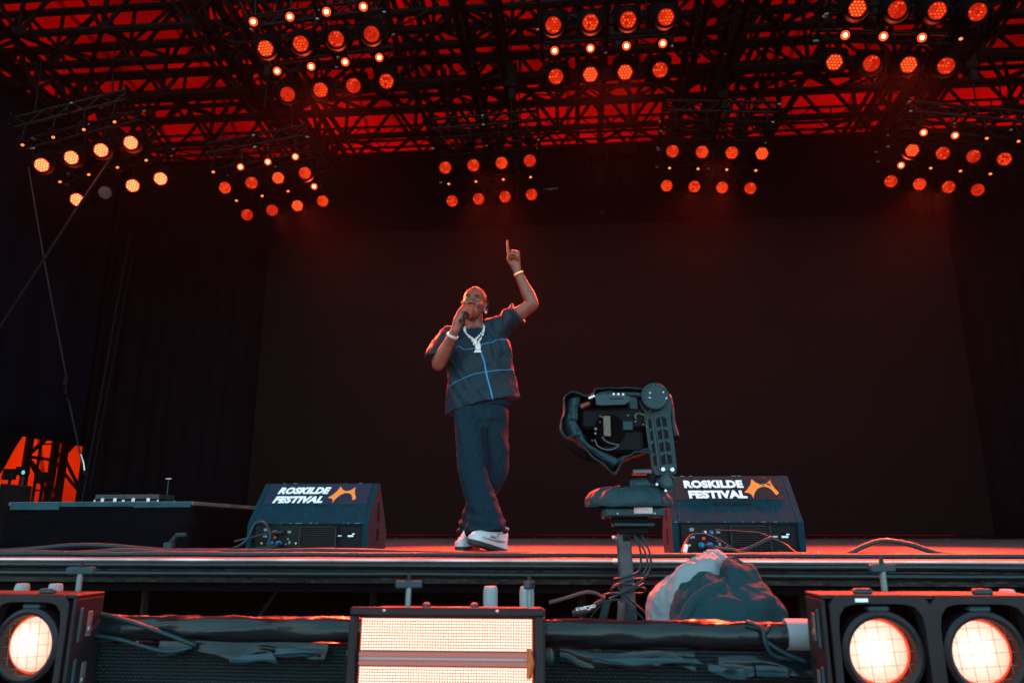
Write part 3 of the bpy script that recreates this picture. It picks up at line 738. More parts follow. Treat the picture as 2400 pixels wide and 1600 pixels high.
    for (x, z, w, h) in ((-.245, .128, .022, .016), (-.245, .09, .026, .012), (-.24, .105, .012, .006), (-.105, .115, .02, .014), (-.11, .075, .01, .01), (-.10, .055, .012, .018), (-.12, .045, .01, .008)):
        obj('print_label', MB().box((x * k, .0125, z), (w, .001, h)), mat('faint_print', (.16, .2, .22), .6), t)
    for (x, z) in ((-.262, .05), (-.062, .05)): obj('screw', MB().lathe([(.006, 0), (.006, .003)], 10, Matrix.Rotation(radians(90), 3, 'X')), M_steel, t, loc=(x * k, .013, z))
    obj('rating_sticker', MB().box((.255 * k, .0225, .098), (.046, .002, .026)), M_pit, t); obj('rating_print', MB().box((.25 * k, .021, .092), (.034, .001, .010)), M_letter, t)
    obj('rating_print', MB().box((.266 * k, .021, .104), (.016, .001, .007)), M_letter, t)
    obj('tape_tag', MB().box((.193 * k, .0, .093), (.024, .0015, .008)), mat('pale_tag', (.45, .45, .45), .6), t)
    return t
wedge('wedge_monitor', (-1.60, 4.45, 0), .735, 'black stage wedge monitor with slanted festival banner, left of the performer', False)
wedge('wedge_monitor', (.822, 4.0, 0), .66, 'black stage wedge monitor with creased festival banner, behind the camera robot', True)

# ================================================================== CABLES ON THE STAGE EDGE
def cable(pts, r, label, name='stage_cable', m=None, n=8):
    o = obj(name, MB().tube(spline(pts, 6), r, n), m or M_cable, smooth=180); return tag(o, label, 'cable', 'cables on the stage edge')
def wob(x0, x1, y0, z0, n, seed, ay=.03, az=.004):
    return [(x0 + (x1 - x0) * i / n, y0 + ay * noise.noise((i * .6, seed, 0)), z0 + abs(az * noise.noise((i * .5, seed, 3)))) for i in range(n + 1)]
cable(wob(-5.5, -1.95, 3.62, .014, 14, 1, .05, .02) + [(-1.75, 3.66, .013)], .013, 'thick black cable along the stage edge at the far left')
cable(wob(-5.5, 5.5, 3.56, .012, 34, 4, .05), .0115, 'long black cable lying along the whole stage edge')
cable([(-5.0, 3.80, .012), (-3.2, 3.85, .014), (-2.55, 3.8, .05), (-2.1, 3.86, .02), (-1.7, 3.95, .016), (-1.3, 3.9, .024), (-.9, 3.8, .02), (-.5, 3.72, .012), (-.1, 3.66, .012)], .012, 'black cable bowing up in front of the left wedge monitor')
cable([(-2.03, 4.15, .012), (-1.98, 4.3, .02), (-1.93, 4.37, .07), (-1.90, 4.40, .16), (-1.84, 4.40, .165), (-1.80, 4.40, .10), (-1.80, 4.38, .045), (-1.775, 4.38, .03)], .009, 'black cable looped over the left end of the left wedge monitor')
cable([(-2.6, 4.1, .012), (-2.2, 4.2, .016), (-2.0, 4.32, .014), (-1.88, 4.3, .015), (-1.77, 4.38, .03), (-1.75, 4.42, .048)], .011, 'black cable running from the floor into the left wedge monitor')
cable([(-2.0, 4.36, .06), (-1.9, 4.38, .085), (-1.80, 4.40, .11), (-1.755, 4.42, .113)], .006, 'thin black signal cable of the left wedge monitor')
cable([(.64, 3.90, .05), (.70, 3.86, .035), (.76, 3.84, .03), (.80, 3.82, .014), (.95, 3.76, .014), (1.2, 3.72, .013), (1.45, 3.75, .013)], .010, 'black cable lying from the right wedge monitor plugs')
cable([(.70, 3.88, .014), (.82, 3.86, .03), (.93, 3.84, .08), (.95, 3.84, .085)], .012, 'short thick cable stub leaning at the right wedge monitor')
cable([(.95, 3.84, .085), (.90, 3.88, .11), (.80, 3.95, .12), (.70, 3.97, .125)], .004, 'thin black wire arching across the right wedge monitor fins')
cable([(.95, 3.84, .085), (1.0, 3.82, .06), (1.03, 3.72, .02), (1.07, 3.62, .016)], .004, 'thin black wire ending in a silver plug by the right wedge monitor')
cable([(.50, 3.78, .016), (.53, 3.85, .06), (.57, 3.9, .10), (.64, 3.92, .105), (.70, 3.9, .08), (.76, 3.88, .04)], .005, 'thin black wire arching at the left side of the right wedge monitor')
cable([(.8, 3.70, .013), (1.1, 3.68, .013), (1.24, 3.70, .016), (1.34, 3.75, .05), (1.45, 3.8, .075), (1.56, 3.78, .06), (1.68, 3.72, .018), (1.9, 3.66, .012), (2.4, 3.62, .012)], .012, 'thick black cable humped up right of the right wedge monitor')
t = empty('loose_plug', (1.08, 3.60, .018), (0, 0, radians(-25)), label='silver cable plug lying on the stage edge by the right wedge', cat='plug')
obj('shell', MB().lathe([(.010, 0), (.013, .003), (.013, .03), (.007, .045)], 12, Matrix.Rotation(radians(-90), 3, 'X')), M_steel, t); obj('socket', MB().lathe([(.008, -.001), (.008, .004)], 10, Matrix.Rotation(radians(-90), 3, 'X')), M_pit, t)
t = empty('cable_sleeve', (.515, 3.76, .02), label='white sleeve on a cable at the foot of the right wedge monitor', cat='cable sleeve')
obj('sleeve', MB().tube([(0, 0, 0), (.012, .02, .035)], .010, 10), M_white, t)
obj('boot', MB().tube([(.012, .02, .035), (.03, .05, .07)], [.011, .007], 10), M_cable, t)
o = obj('tape_scrap', MB().tube(spline([(-2.05, 3.66, .008), (-1.99, 3.64, .016), (-1.93, 3.66, .006)], 5), .012, 8, ry=.004), mat('pink_tape', (.5, .25, .25), .5), smooth=180); tag(o, 'pale pink scrap of tape on the stage edge left of the wedge monitor', 'tape')
t = empty('cable_clamp', (-2.25, 4.1, 0), label='small black cable clamp on the deck beside the riser', cat='clamp')
obj('foot', MB().cbox((0, 0, .03), (.05, .05, .06), .006), M_dark, t); obj('arm', MB().tube([(0, 0, .05), (.05, -.02, .1), (.1, -.02, .1)], .012, 6), M_dark, t)

# ================================================================== FRONT TRUSS, SCRIM
FT = 2.15
def wrap_tube(y0, z0, r, seed, amp):
    N = 220
    def fn(u, v):
        x = -3.2 + 6.2 * v; a = 2 * pi * u
        w = noise.noise((x * 7 + a * .9, a * .7, seed)); w2 = noise.noise((x * 22 + 2.5 * a, cos(a) * 2, seed + 4))
        w3 = noise.noise((x * 5 + 1.5 * a, x * 3, seed + 9)); rr = r * (1 + amp * (abs(w) * 1.3 + .5 * abs(w2) + 1.2 * max(0, .25 - abs(w3)) * 2))
        return Vector((x, y0 + rr * cos(a), z0 + rr * sin(a)))
    return MB().grid(fn, 24, N, closed_u=True)
t = empty('front_truss', (0, 0, 0), label='black truss wrapped in plastic along the front of the stage', cat='truss')
obj('chord', wrap_tube(FT, -.145, .0285, 1, .30), M_plastic, t, smooth=180)
obj('chord', wrap_tube(FT + .06, -.205, .02, 8, .3), M_plastic, t, smooth=180)
obj('chord', wrap_tube(FT + .34, -.52, .026, 5, .2), M_plastic, t, smooth=180)
for k in range(14): bar('brace', (-3.1 + k * .45, FT, -.15), (-3.1 + k * .45 + .22, FT + .32, -.52), .012, M_black, t)
# hanging wind-break net
mn = bpy.data.materials.new('windbreak_net'); mn.use_nodes = True; nt = mn.node_tree; p = nt.nodes['Principled BSDF']
tc = nt.nodes.new('ShaderNodeTexCoord')
vo = nt.nodes.new('ShaderNodeTexWave'); vo.wave_type = 'BANDS'; vo.bands_direction = 'Z'; vo.inputs['Scale'].default_value = 34; vo.inputs['Distortion'].default_value = 1.2; vo.inputs['Detail'].default_value = 2
vo2 = nt.nodes.new('ShaderNodeTexWave'); vo2.wave_type = 'BANDS'; vo2.bands_direction = 'DIAGONAL'; vo2.inputs['Scale'].default_value = 55; vo2.inputs['Distortion'].default_value = 3
cr = nt.nodes.new('ShaderNodeMixRGB'); cr.blend_type = 'MULTIPLY'; cr.inputs[0].default_value = .8
rm = nt.nodes.new('ShaderNodeMixRGB'); rm.inputs[1].default_value = (.002, .003, .004, 1); rm.inputs[2].default_value = (.02, .045, .055, 1)
nt.links.new(tc.outputs['Object'], vo.inputs['Vector']); nt.links.new(tc.outputs['Object'], vo2.inputs['Vector'])
nt.links.new(vo.outputs['Color'], cr.inputs[1]); nt.links.new(vo2.outputs['Color'], cr.inputs[2]); nt.links.new(cr.outputs[0], rm.inputs[0]); nt.links.new(rm.outputs[0], p.inputs['Base Color'])
bp = nt.nodes.new('ShaderNodeBump'); bp.inputs['Strength'].default_value = .8; bp.inputs['Distance'].default_value = .01
nt.links.new(cr.outputs[0], bp.inputs['Height']); nt.links.new(bp.outputs[0], p.inputs['Normal']); p.inputs['Roughness'].default_value = .8; p.inputs['Specular IOR Level'].default_value = .15
def net(u, v):
    x = -3.2 + 6.2 * u
    return Vector((x, FT - .01 + .03 * noise.noise((x * 1.5, v * 2, 0)) * (1 - v), -.60 + v * (.415 + .012 * noise.noise((x * 3, 0, 2)))))
o = obj('wind_net', MB().grid(net, 120, 14), mn, smooth=180); tag(o, 'black woven wind net hanging below the front truss', 'net')
M_pipew = mat('grey_white_pipe', (.20, .23, .25), .6)
# loose flaps of wrapping and tape under the chord
def flap(name, x0, x1, z0, dz, y0, seed, label, m=None, slant=0.0):
    def fn(u, v):
        x = x0 + (x1 - x0) * u
        return Vector((x + slant * v, y0 - .03 * v * (.5 + noise.noise((x * 9, v * 2, seed))), z0 - dz * v * (.75 + .5 * noise.noise((x * 11, 1, seed))) + .012 * noise.noise((x * 6, v, seed + 3))))
    o = obj(name, MB().grid(fn, 26, 8), m or M_plastic, smooth=180); tag(o, label, 'tape' if 'tape' in name else 'plastic', 'loose wrapping under the front truss'); return o
M_tape = mat('grey_gaffer', (.010, .034, .042), .45, spec=.25, bump=.2, bscale=30)
flap('plastic_flap', -1.16, -.68, -.175, .045, FT - .03, 3, 'loose black plastic flap under the truss left of the strobe panel')
flap('tape_flap', -.96, -.83, -.20, .035, FT - .045, 7, 'grey tape end hanging under the truss left of the strobe panel', M_tape, .03)
flap('tape_flap', -.82, -.70, -.19, .02, FT - .045, 9, 'small grey tape strip beside the strobe panel', M_tape)
flap('plastic_flap', -.05, .30, -.185, .05, FT - .03, 13, 'loose black plastic flap under the truss right of the strobe panel')
flap('tape_flap', .02, .30, -.20, .012, FT - .045, 15, 'narrow grey tape ribbon right of the strobe panel', M_tape, .02)
flap('plastic_flap', .36, .62, -.20, .05, FT - .035, 23, 'loose black plastic flap beside the twin lamp box')
flap('tape_flap', .33, .42, -.212, .03, FT - .05, 27, 'grey tape end hanging left of the twin lamp box', M_tape)
flap('tape_flap', .45, .53, -.215, .03, FT - .05, 29, 'crumpled grey tape strip nearest the twin lamp box', M_tape)
for (pts, lab) in (([(-1.4, FT - .03, -.10), (-1.28, FT - .045, -.115), (-1.15, FT - .05, -.15), (-1.05, FT - .04, -.185)], 'thin black cable crossing the truss beside the left lamp box'),
                   ([(-1.36, FT - .04, -.16), (-1.26, FT - .05, -.172), (-1.13, FT - .05, -.20), (-1.06, FT - .04, -.19)], 'second thin cable under the truss beside the left lamp box'),
                   ([(.44, FT - .03, -.11), (.475, FT - .045, -.125), (.48, FT - .05, -.16), (.50, FT - .045, -.19), (.55, FT - .04, -.2)], 'black cable tied round the truss beside the twin lamp box'),
                   ([(.50, FT - .03, -.12), (.48, FT - .045, -.15), (.52, FT - .05, -.18), (.58, FT - .05, -.205)], 'second cable tied round the truss beside the twin lamp box')):
    o = obj('truss_cable', MB().tube(spline(pts, 6), .006, 6), M_cable, smooth=180); tag(o, lab, 'cable', 'cables on the front truss')
o = obj('truss_sleeve', MB().tube([(.545, FT, -.145), (.66, FT, -.145)], .040, 16), MATS['grey_white_pipe']); tag(o, 'white sleeve on the front truss beside the twin lamp box', 'sleeve')
# short white spigots standing behind the lamps
sp = MB().lathe([(.022, 0), (.022, .10), (.0205, .11), (.018, .115)], 16).mesh('spigot', 40)
for (x, lab) in ((-1.80, 'leftmost white spigot behind the left lamp box'), (-1.685, 'white spigot behind the left lamp box near its clamp'), (-.268, 'white spigot behind the strobe panel, left of two'), (-.156, 'white spigot behind the strobe panel, right of two'), (1.25, 'white spigot behind the twin lamp box')):
    t = empty('spigot', (x, 2.4, -.16), label=lab, cat='spigot', group='white spigots behind the front lamps')
    obj('sleeve', sp, mat('grey_white_pipe', (.20, .23, .25), .6), t); bar('rod', (0, 0, -.3), (0, 0, .05), .012, M_black, t)

# ================================================================== FRONT LAMPS
E_glass = emit('blinder_glass', (1.0, 0.60, 0.40), 1.75, True)
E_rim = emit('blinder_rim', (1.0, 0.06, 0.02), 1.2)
M_box = mat('lamp_box_paint', (0.012, 0.009, 0.012), 0.5, spec=.2, var=.3, vscale=14)
M_stem = mat('dull_zinc', (.16, .18, .19), .5, .6)
def clamp_bolt(t, x, y0, z0, ang):
    h = empty('wing_bolt', (x, y0, z0), (0, 0, ang), parent=t)
    obj('stem', MB().lathe([(.008, -.03), (.008, .03)], 10), M_stem, h); obj('wing', MB().cbox((.0, 0, .034), (.075, .018, .022), .004), M_dark, h); obj('pin', MB().lathe([(.006, .04), (.005, .062)], 8), M_black, h)
# blinder glow: brighter filament spot is part of the glass itself
def blinder(name, loc, rz, cells_n, label, pitch=.236, H=.30, D=.115, gl=.070):
    t = empty(name, loc, (0, 0, rz), label=label, cat='blinder light', group='lamp boxes along the front truss')
    W = pitch * cells_n + .035
    zc = -H / 2
    th = .010
    obj('top_plate', MB().cbox((0, D / 2, -th / 2), (W, D, th), .002), M_box, t); obj('bottom_plate', MB().cbox((0, D / 2, -H + th / 2), (W, D, th), .002), M_box, t)
    for s in (-1, 1):
        sd_ = obj('side_plate', MB().cbox((s * (W / 2 - th / 2), D / 2, zc), (th, D, H - .022), .002), M_box, t)
        for q in (-.06, .07):
            obj('slot', MB().cbox((s * (W / 2 + .001), D * .55, zc + q), (.003, .018, .065), .001), mat('slot_rim', (.16, .13, .13), .5, .5), sd_)
            obj('slot_screw', MB().ell((s * (W / 2 + .003), D * .55, zc + q - .015), (.004, .009, .010), 10, 6), M_steel, sd_)
            obj('bumper', MB().cbox((s * (W / 2 + .003), D * .2, zc + q), (.008, .012, .09), .003), M_dark, sd_)
    obj('back_plate', MB().box((0, D - .006, zc), (W - .024, .01, H - .024)), M_pit, t)
    # front bezel with a rounded opening for each cell
    for c in range(cells_n):
        cx = (c - (cells_n - 1) / 2) * pitch
        n = 40; fb = MB(); ow, oh = pitch / 2, H / 2; iw, ih = pitch / 2 - .017, H / 2 - .020
        ring_o, ring_i = [], []
        for k in range(n):
            a = 2 * pi * (k + .5) / n; ca, sa = cos(a), sin(a)
            f = 1 / max(abs(ca), abs(sa)); ring_o.append((ca * f * ow, sa * f * oh))
            sq = (abs(ca) ** 6 + abs(sa) ** 6) ** (-1 / 6); ring_i.append((ca * sq * iw, sa * sq * ih))
        vs_ = [Vector((cx + x, -.004, zc + z)) for x, z in ring_o] + [Vector((cx + x, -.004, zc + z)) for x, z in ring_i] + [Vector((cx + x * .98, .03, zc + z * .98)) for x, z in ring_i] + [Vector((cx + x, .012, zc + z)) for x, z in ring_o]
        fs = [(a_ * n + k, a_ * n + (k + 1) % n, (a_ + 1) * n + (k + 1) % n, (a_ + 1) * n + k) for a_ in range(2) for k in range(n)] + [(k, (k + 1) % n, 3 * n + (k + 1) % n, 3 * n + k) for k in range(n)]
        obj('front_bezel', fb.add(vs_, fs), M_box, t, smooth=30)
        cell = empty('lamp_cell', (cx, .028, zc + .018), (radians(90), 0, 0), parent=t)
        obj('lamp_can', MB().lathe([(gl + .018, -.06), (gl + .026, -.02), (gl + .026, .022), (gl + .016, .028), (gl + .008, .024), (gl + .006, -.008)], 40, cap1=False), M_box, cell)
        obj('reflector_rim', MB().lathe([(gl + .006, -.010), (gl - .003, -.016)], 40, cap0=False, cap1=False), E_rim, cell)
        obj('lamp_glass', MB().lathe([(gl, -.010), (gl * .96, -.003), (gl * .7, .004), (gl * .35, .008), (.001, .009)], 40, cap0=False), E_glass2, cell)
        gb = MB()
        for s in (-2, -1, 0, 1, 2):
            q = s * .029; hl = sqrt(max(0, (gl + .006) ** 2 - q * q))
            gb.box((q, 0, .0125), (.0009, 2 * hl, .0009)).box((0, q, .0145), (2 * hl, .0009, .0009))
        o = obj('wire_guard', gb, mat('guard_wire', (.25, .08, .05), .5), cell); o.rotation_euler = (0, 0, radians(4))
        for s in (-1, 1): obj('catch', MB().cbox((0, s * (gl + .03), .01), (.05, .012, .03), .003), M_dark, cell)
        for s in (-1, 1): obj('pivot', MB().lathe([(.02, 0), (.02, .02)], 10, Matrix.Translation((s * (gl + .02), 0, -.03)) @ Matrix.Rotation(radians(90), 4, 'Y')), M_dark, cell)
    for s in (-1, 1): obj('foot_stud', MB().cbox((s * W * .28, D * .25, .006), (.045, .02, .014), .004), M_dark, t)
    return t, W, H, D
# glass with a brighter patch where the lamp inside sits
E_glass2 = bpy.data.materials.new('blinder_glass_lit'); E_glass2.use_nodes = True; nt = E_glass2.node_tree; nt.nodes.clear()
oo = nt.nodes.new('ShaderNodeOutputMaterial'); em = nt.nodes.new('ShaderNodeEmission'); tc = nt.nodes.new('ShaderNodeTexCoord')
gr = nt.nodes.new('ShaderNodeTexGradient'); gr.gradient_type = 'SPHERICAL'; mp = nt.nodes.new('ShaderNodeMapping'); mp.inputs['Scale'].default_value = (11.5, 11.5, 11.5); mp.inputs['Location'].default_value = (.16, -.06, 0)
rp = nt.nodes.new('ShaderNodeValToRGB'); rp.color_ramp.elements[0].color = (1.0, .30, .16, 1); rp.color_ramp.elements[1].color = (1.35, 1.15, .95, 1); rp.color_ramp.elements[0].position = .0; rp.color_ramp.elements[1].position = .75; e2 = rp.color_ramp.elements.new(.18); e2.color = (1.0, .58, .42, 1); e3 = rp.color_ramp.elements.new(.45); e3.color = (1.05, .72, .55, 1)
nt.links.new(tc.outputs['Object'], mp.inputs[0]); nt.links.new(mp.outputs[0], gr.inputs[0]); nt.links.new(gr.outputs['Fac'], rp.inputs[0]); nt.links.new(rp.outputs[0], em.inputs['Color'])
em.inputs['Strength'].default_value = 1.35 / 2 ** EXPOSURE; nt.links.new(em.outputs[0], oo.inputs['Surface'])
tb, W, H, D = blinder('blinder_lamp', (.835, 1.95, -.028), radians(2), 2, 'black two-cell blinder lamp box glowing white at the lower right')
clamp_bolt(tb, -.03, .17, .02, .3)
obj('name_strip', MB().box((-.16, -.0055, -.012), (.03, .001, .008)), M_letter, tb)
tb2, W, H, D = blinder('blinder_lamp', (-1.598, 2.02, -.046), radians(-3), 2, 'black blinder lamp box glowing pink white at the lower left corner')
clamp_bolt(tb2, .15, .14, .02, .35)

# strobe panel
t = empty('strobe_panel', (-.335, 2.0, -.070), (radians(-3), 0, radians(1)), label='glowing LED strobe panel in a dark frame at the bottom centre', cat='strobe light', group=None)
FW, FH = .50, .36
for (c, d) in (((0, 0, -.010), (FW, .03, .020)), ((0, 0, -FH + .01), (FW, .03, .02)), ((-FW / 2 + .0095, 0, -FH / 2), (.019, .03, FH - .041)), ((FW / 2 - .0125, 0, -FH / 2), (.025, .03, FH - .041))):
    obj('front_frame', MB().cbox(c, d, .004), M_box, t)
obj('housing', MB().cbox((.012, .11, -FH / 2 + .005), (FW - .03, .19, FH - .02), .012), M_box, t)
obj('top_label', MB().box((.02, .1, -.0036), (.06, .03, .001)), mat('faint_print', (.16, .2, .22), .6), t)
for s in (-1, 1): obj('knob', MB().lathe([(.018, 0), (.02, .012), (.014, .02)], 14, Matrix.Translation((s * (FW / 2 + .001) + .0 , .07, -.12)) @ Matrix.Rotation(radians(90 * s), 4, 'Y')), M_dark, t)
for x in (-.16, .13): obj('frame_screw', MB().ell((x, -.016, -.008), (.005, .003, .004), 8, 5), M_steel, t)
for x in (-.07, .06): obj('top_stud', MB().ell((x, .09, .0), (.012, .012, .01), 10, 6), M_dark, t)
E_led = emit('strobe_led', (1.0, .88, .70), 2.3)
E_ledback = emit('strobe_back', (1.0, .16, .06), .95)
E_tube = emit('strobe_tube', (1.0, .42, .38), .42)
def ledfield(z0, z1, nm):
    b = obj('led_board', MB().box((-.002, .010, (z0 + z1) / 2), (FW - .058, .006, z1 - z0)), E_ledback, t)
    nx = 66; nz = max(2, int((z1 - z0) / .0067)); mb = MB(); dx = (FW - .062) / nx; dz = (z1 - z0) / nz
    for i in range(nx):
        for j in range(nz):
            x = -.002 - (FW - .062) / 2 + (i + .5) * dx; z = z0 + (j + .5) * dz; r = .0027
            mb.add([(x + r * cos(a * pi / 3), .0064, z + r * sin(a * pi / 3)) for a in range(6)], [tuple(range(6))])
    obj('led_dots', mb, E_led, b, smooth=0, kind='stuff')
ledfield(-.104, -.027, 'a'); ledfield(-.34, -.142, 'b')
for (z, r, m) in ((-.113, .006, E_tube), (-.124, .005, mat('tube_clear', (.35, .2, .2), .2)), (-.134, .005, E_tube)):
    obj('flash_tube', MB().tube([(-FW / 2 + .027, .006, z), (FW / 2 - .031, .006, z)], r, 10), m, t)
obj('tube_reflector', MB().box((-.002, .012, -.123), (FW - .058, .004, .036)), mat('tube_tray', (.08, .03, .03), .4, .3), t)
def orange_leaf(u, v): return Vector((FW / 2 - .045 + .020 * u * (1 - abs(v - .5)), -.006 - .006 * sin(u * 3), -.095 - .07 * v))
obj('gel_scrap', MB().grid(orange_leaf, 5, 7), mat('orange_gel', (.40, .07, .006), .4), t, label='torn scrap of orange gel at the frame edge')
clamp_bolt(t, -.13, .14, .02, .5); clamp_bolt(t, .205, .14, .02, 1.4)

# ================================================================== CAMERA ROBOT
RYB = 2.9
def RP(zx, zy, y=0.0): return Vector((-.1050 + zx * .000372, RYB + y, .704 - zy * .000372))
M_rob = mat('robot_black', (.008, .030, .038), .45, spec=.22, var=.15, vscale=30)
M_rob2 = mat('robot_groove', (.002, .004, .005), .6, spec=.1)
M_cover = mat('rain_cover_fabric', (.008, .030, .038), .6, spec=.22, bump=.35, bscale=40)
robot = empty('camera_robot', (0, 0, 0), label='black remote camera head on a grey post in front of the stage', cat='camera')
M_post = mat('post_grey', (.055, .055, .062), .55, spec=.2, var=.3, vscale=20)
obj('post', MB().cbox((.190, RYB, -.25), (.048, .048, .74), .004, Matrix.Rotation(radians(-2.2), 3, 'Y')), M_post, robot)
obj('post_clip', MB().cbox((.160, RYB, -.07), (.012, .04, .34), .003, Matrix.Rotation(radians(-2.2), 3, 'Y')), M_rob, robot)
for z in (.095, .01): obj('post_bolt', MB().lathe([(.010, 0), (.011, .012), (.006, .02)], 8, Matrix.Translation((.152 - .03 * (.1 - z), RYB - .01, z)) @ Matrix.Rotation(radians(-90), 4, 'Y')), M_steel, robot)
obj('tape_patch', MB().box((.185, RYB - .0255, .095), (.028, .001, .022)), M_rob2, robot)
def rbox(zx0, zx1, zy0, zy1, y0, y1, nm, m, b=.004, parent=None):
    a = RP(zx0, zy1); c = RP(zx1, zy0)
    return obj(nm, MB().cbox(((a.x + c.x) / 2, RYB + (y0 + y1) / 2, (a.z + c.z) / 2), (c.x - a.x, y1 - y0, c.z - a.z), b), m, parent or robot)
rbox(690, 1000, 1527, 1600, -.035, .035, 'collar', M_rob2)
rbox(640, 1050, 1490, 1526, -.075, .075, 'base_plate', M_rob)
rbox(560, 1150, 1350, 1436, -.10, .10, 'drive_box', M_rob, .006)
rbox(545, 575, 1360, 1450, -.09, .09, 'drive_clip', M_rob)
rbox(630, 1000, 1437, 1490, -.05, .05, 'neck', M_rob2)
rbox(845, 1025, 1345, 1405, -.103, -.1003, 'rating_plate', mat('pale_plate', (.42, .34, .33), .5, var=.5, vscale=260), .001)
for x in (685, 1045): obj('screw', MB().ell(RP(x, 1405, -.101), (.004, .003, .004), 8, 5), M_steel, robot)
# skirt cover
cc = RP(815, 1250)
def skirtc(u, v):
    a = 2 * pi * u; prof = [(.160, -.032), (.163, -.02), (.158, .0), (.140, .022), (.11, .036), (.05, .044), (.003, .045)]
    f = v * (len(prof) - 1); k = min(int(f), len(prof) - 2); q = f - k; r = prof[k][0] * (1 - q) + prof[k + 1][0] * q; z = prof[k][1] * (1 - q) + prof[k + 1][1] * q
    wr = .010 * noise.noise((cos(a) * 3.2, sin(a) * 3.2, v * 1.2)) * (1 - v * .6) + .004 * sin(a * 14 + 3 * noise.noise((cos(a), sin(a), 1))) * (1 if .2 < v < .8 else .2)
    return Vector((cc.x + (r + wr) * cos(a), RYB + (r + wr) * .8 * sin(a), cc.z + z + wr * .5))
obj('skirt_cover', MB().grid(skirtc, 80, 22, closed_u=True), M_cover, robot, smooth=180)
# pan joint and lower arm
def rcyl(c0, c1, r, nm, m, n=20, prof=None):
    a = Vector(c0); b = Vector(c1); d = b - a; q = d.to_track_quat('Z', 'Y').to_matrix().to_4x4(); L = d.length
    bev = min(.004, L * .2)
    return obj(nm, MB().lathe(prof or [(r - bev, 0), (r, bev), (r, L - bev), (r - bev, L)], n, Matrix.Translation(a) @ q), m, robot)
rcyl(RP(800, 1205, 0), RP(800, 1120, 0), .035, 'pan_hub', M_rob)
for k in range(6): obj('cooling_rib', MB().cbox(RP(735 + k * 16, 1110, -.02), (.003, .06, .032), .001), M_rob2, robot)
rbox(820, 862, 1072, 1172, -.045, .045, 'hub_bracket', M_rob)
rcyl(RP(850, 1120), RP(1180, 1100), .026, 'lower_arm', M_rob)
rbox(860, 1060, 962, 1010, -.03, .05, 'top_guard', mat('guard_pink', (.10, .055, .06), .4), .004)
rcyl(RP(1060, 1000, -.01), RP(1060, 1110, -.01), .02, 'link', M_rob2)
rcyl(RP(1195, 1095, -.055), RP(1195, 1095, .05), .029, 'elbow_drum', M_rob, 28)
rcyl(RP(1195, 1095, -.062), RP(1195, 1095, -.050), .020, 'elbow_cap', M_dark, 24)
rcyl(RP(1235, 1070, -.055), RP(1235, 1070, .05), .016, 'elbow_drum', M_rob, 18)
for (x, y_) in ((1175, 1182), (1092, 1120)): obj('screw', MB().ell(RP(x, y_, -.058), (.005, .004, .005), 10, 6), M_letter, robot)
# upright arm with chevron pockets
L0, L1 = RP(1200, 985), RP(1135, 240)
ax = (L1 - L0).normalized(); side = Vector((ax.z, 0, -ax.x)); Lr = (L1 - L0).length
def AP(s, w, y=0.0): return L0 + ax * (s * Lr) + side * w + Vector((0, y, 0))
arm_poly = [(-.036, -.01), (.030, -.012), (.036, .02), (.038, .20), (.048, .262), (.044, .30), (.022, .322), (-.02, .328), (-.048, .31), (-.058, .27), (-.048, .225), (-.046, .1), (-.044, .02)]
Ma = Matrix((side, ax, Vector((0, -1, 0)))).transposed().to_4x4(); Ma = Matrix.Translation(L0) @ Ma
arm_poly = [(a_ * 1.16, b_) for a_, b_ in arm_poly]
obj('upright_arm', MB().prism(arm_poly, -.03, .028, Ma), M_rob, robot)
obj('arm_face', MB().prism([(-.016, .0), (.028, .0), (.032, .21), (.034, .26), (.012, .284), (-.012, .284), (-.024, .26), (-.022, .21)], .028, .036, Ma), M_rob, robot)
obj('arm_spine', MB().prism([(-.028, .0), (-.021, .0), (-.024, .22), (-.031, .22)], .028, .034, Ma), M_dark, robot)
for k in range(4):
    b = .026 + k * .047
    for (w0, w1, up) in ((-.014, .003, 1), (.009, .026, -1), (-.042, -.031, 1)):
        pl = [(w0, b), (w1, b), (w1, b + .030 + (.008 if up > 0 else 0)), (w0, b + .030 + (0 if up > 0 else .008))]
        obj('chevron_pocket', MB().prism(pl, .0285 if w0 < -.03 else .0362, .0292 if w0 < -.03 else .0368, Ma), M_rob2, robot)
        obj('chevron_ridge', MB().tube([Ma @ Vector((w0, b + .031 + (0 if up > 0 else .008), .037 if w0 > -.03 else .030)), Ma @ Vector((w1, b + .031 + (.008 if up > 0 else 0), .037 if w0 > -.03 else .030))], .0018, 5), M_rob, robot)
for (w, s_) in ((-.012, .008), (.022, .004)): obj('arm_bolt', MB().lathe([(.0075, 0), (.0075, .004), (.003, .004), (.003, .002)], 14, Ma @ Matrix.Translation((w, s_, .036))), M_letter, robot)
rcyl(RP(1110, 235, -.075), RP(1110, 235, .03), .052, 'tilt_drum', M_rob, 32)
for k in range(9):
    a = radians(20 + k * 22); c = RP(1110, 235, -.0755) + Vector((.042 * cos(a), 0, .042 * sin(a)))
    obj('drum_hole', MB().ell(c, (.003, .002, .003), 8, 5), M_rob2, robot)
for (x, y_) in ((1060, 205), (1055, 255), (1068, 365), (1195, 200), (1222, 262)): obj('screw', MB().ell(RP(x, y_, -.076 if y_ < 300 else -.04), (.0045, .003, .0045), 8, 5), M_steel, robot)
rbox(845, 945, 195, 365, -.05, .03, 'tilt_block', M_rob, .006)
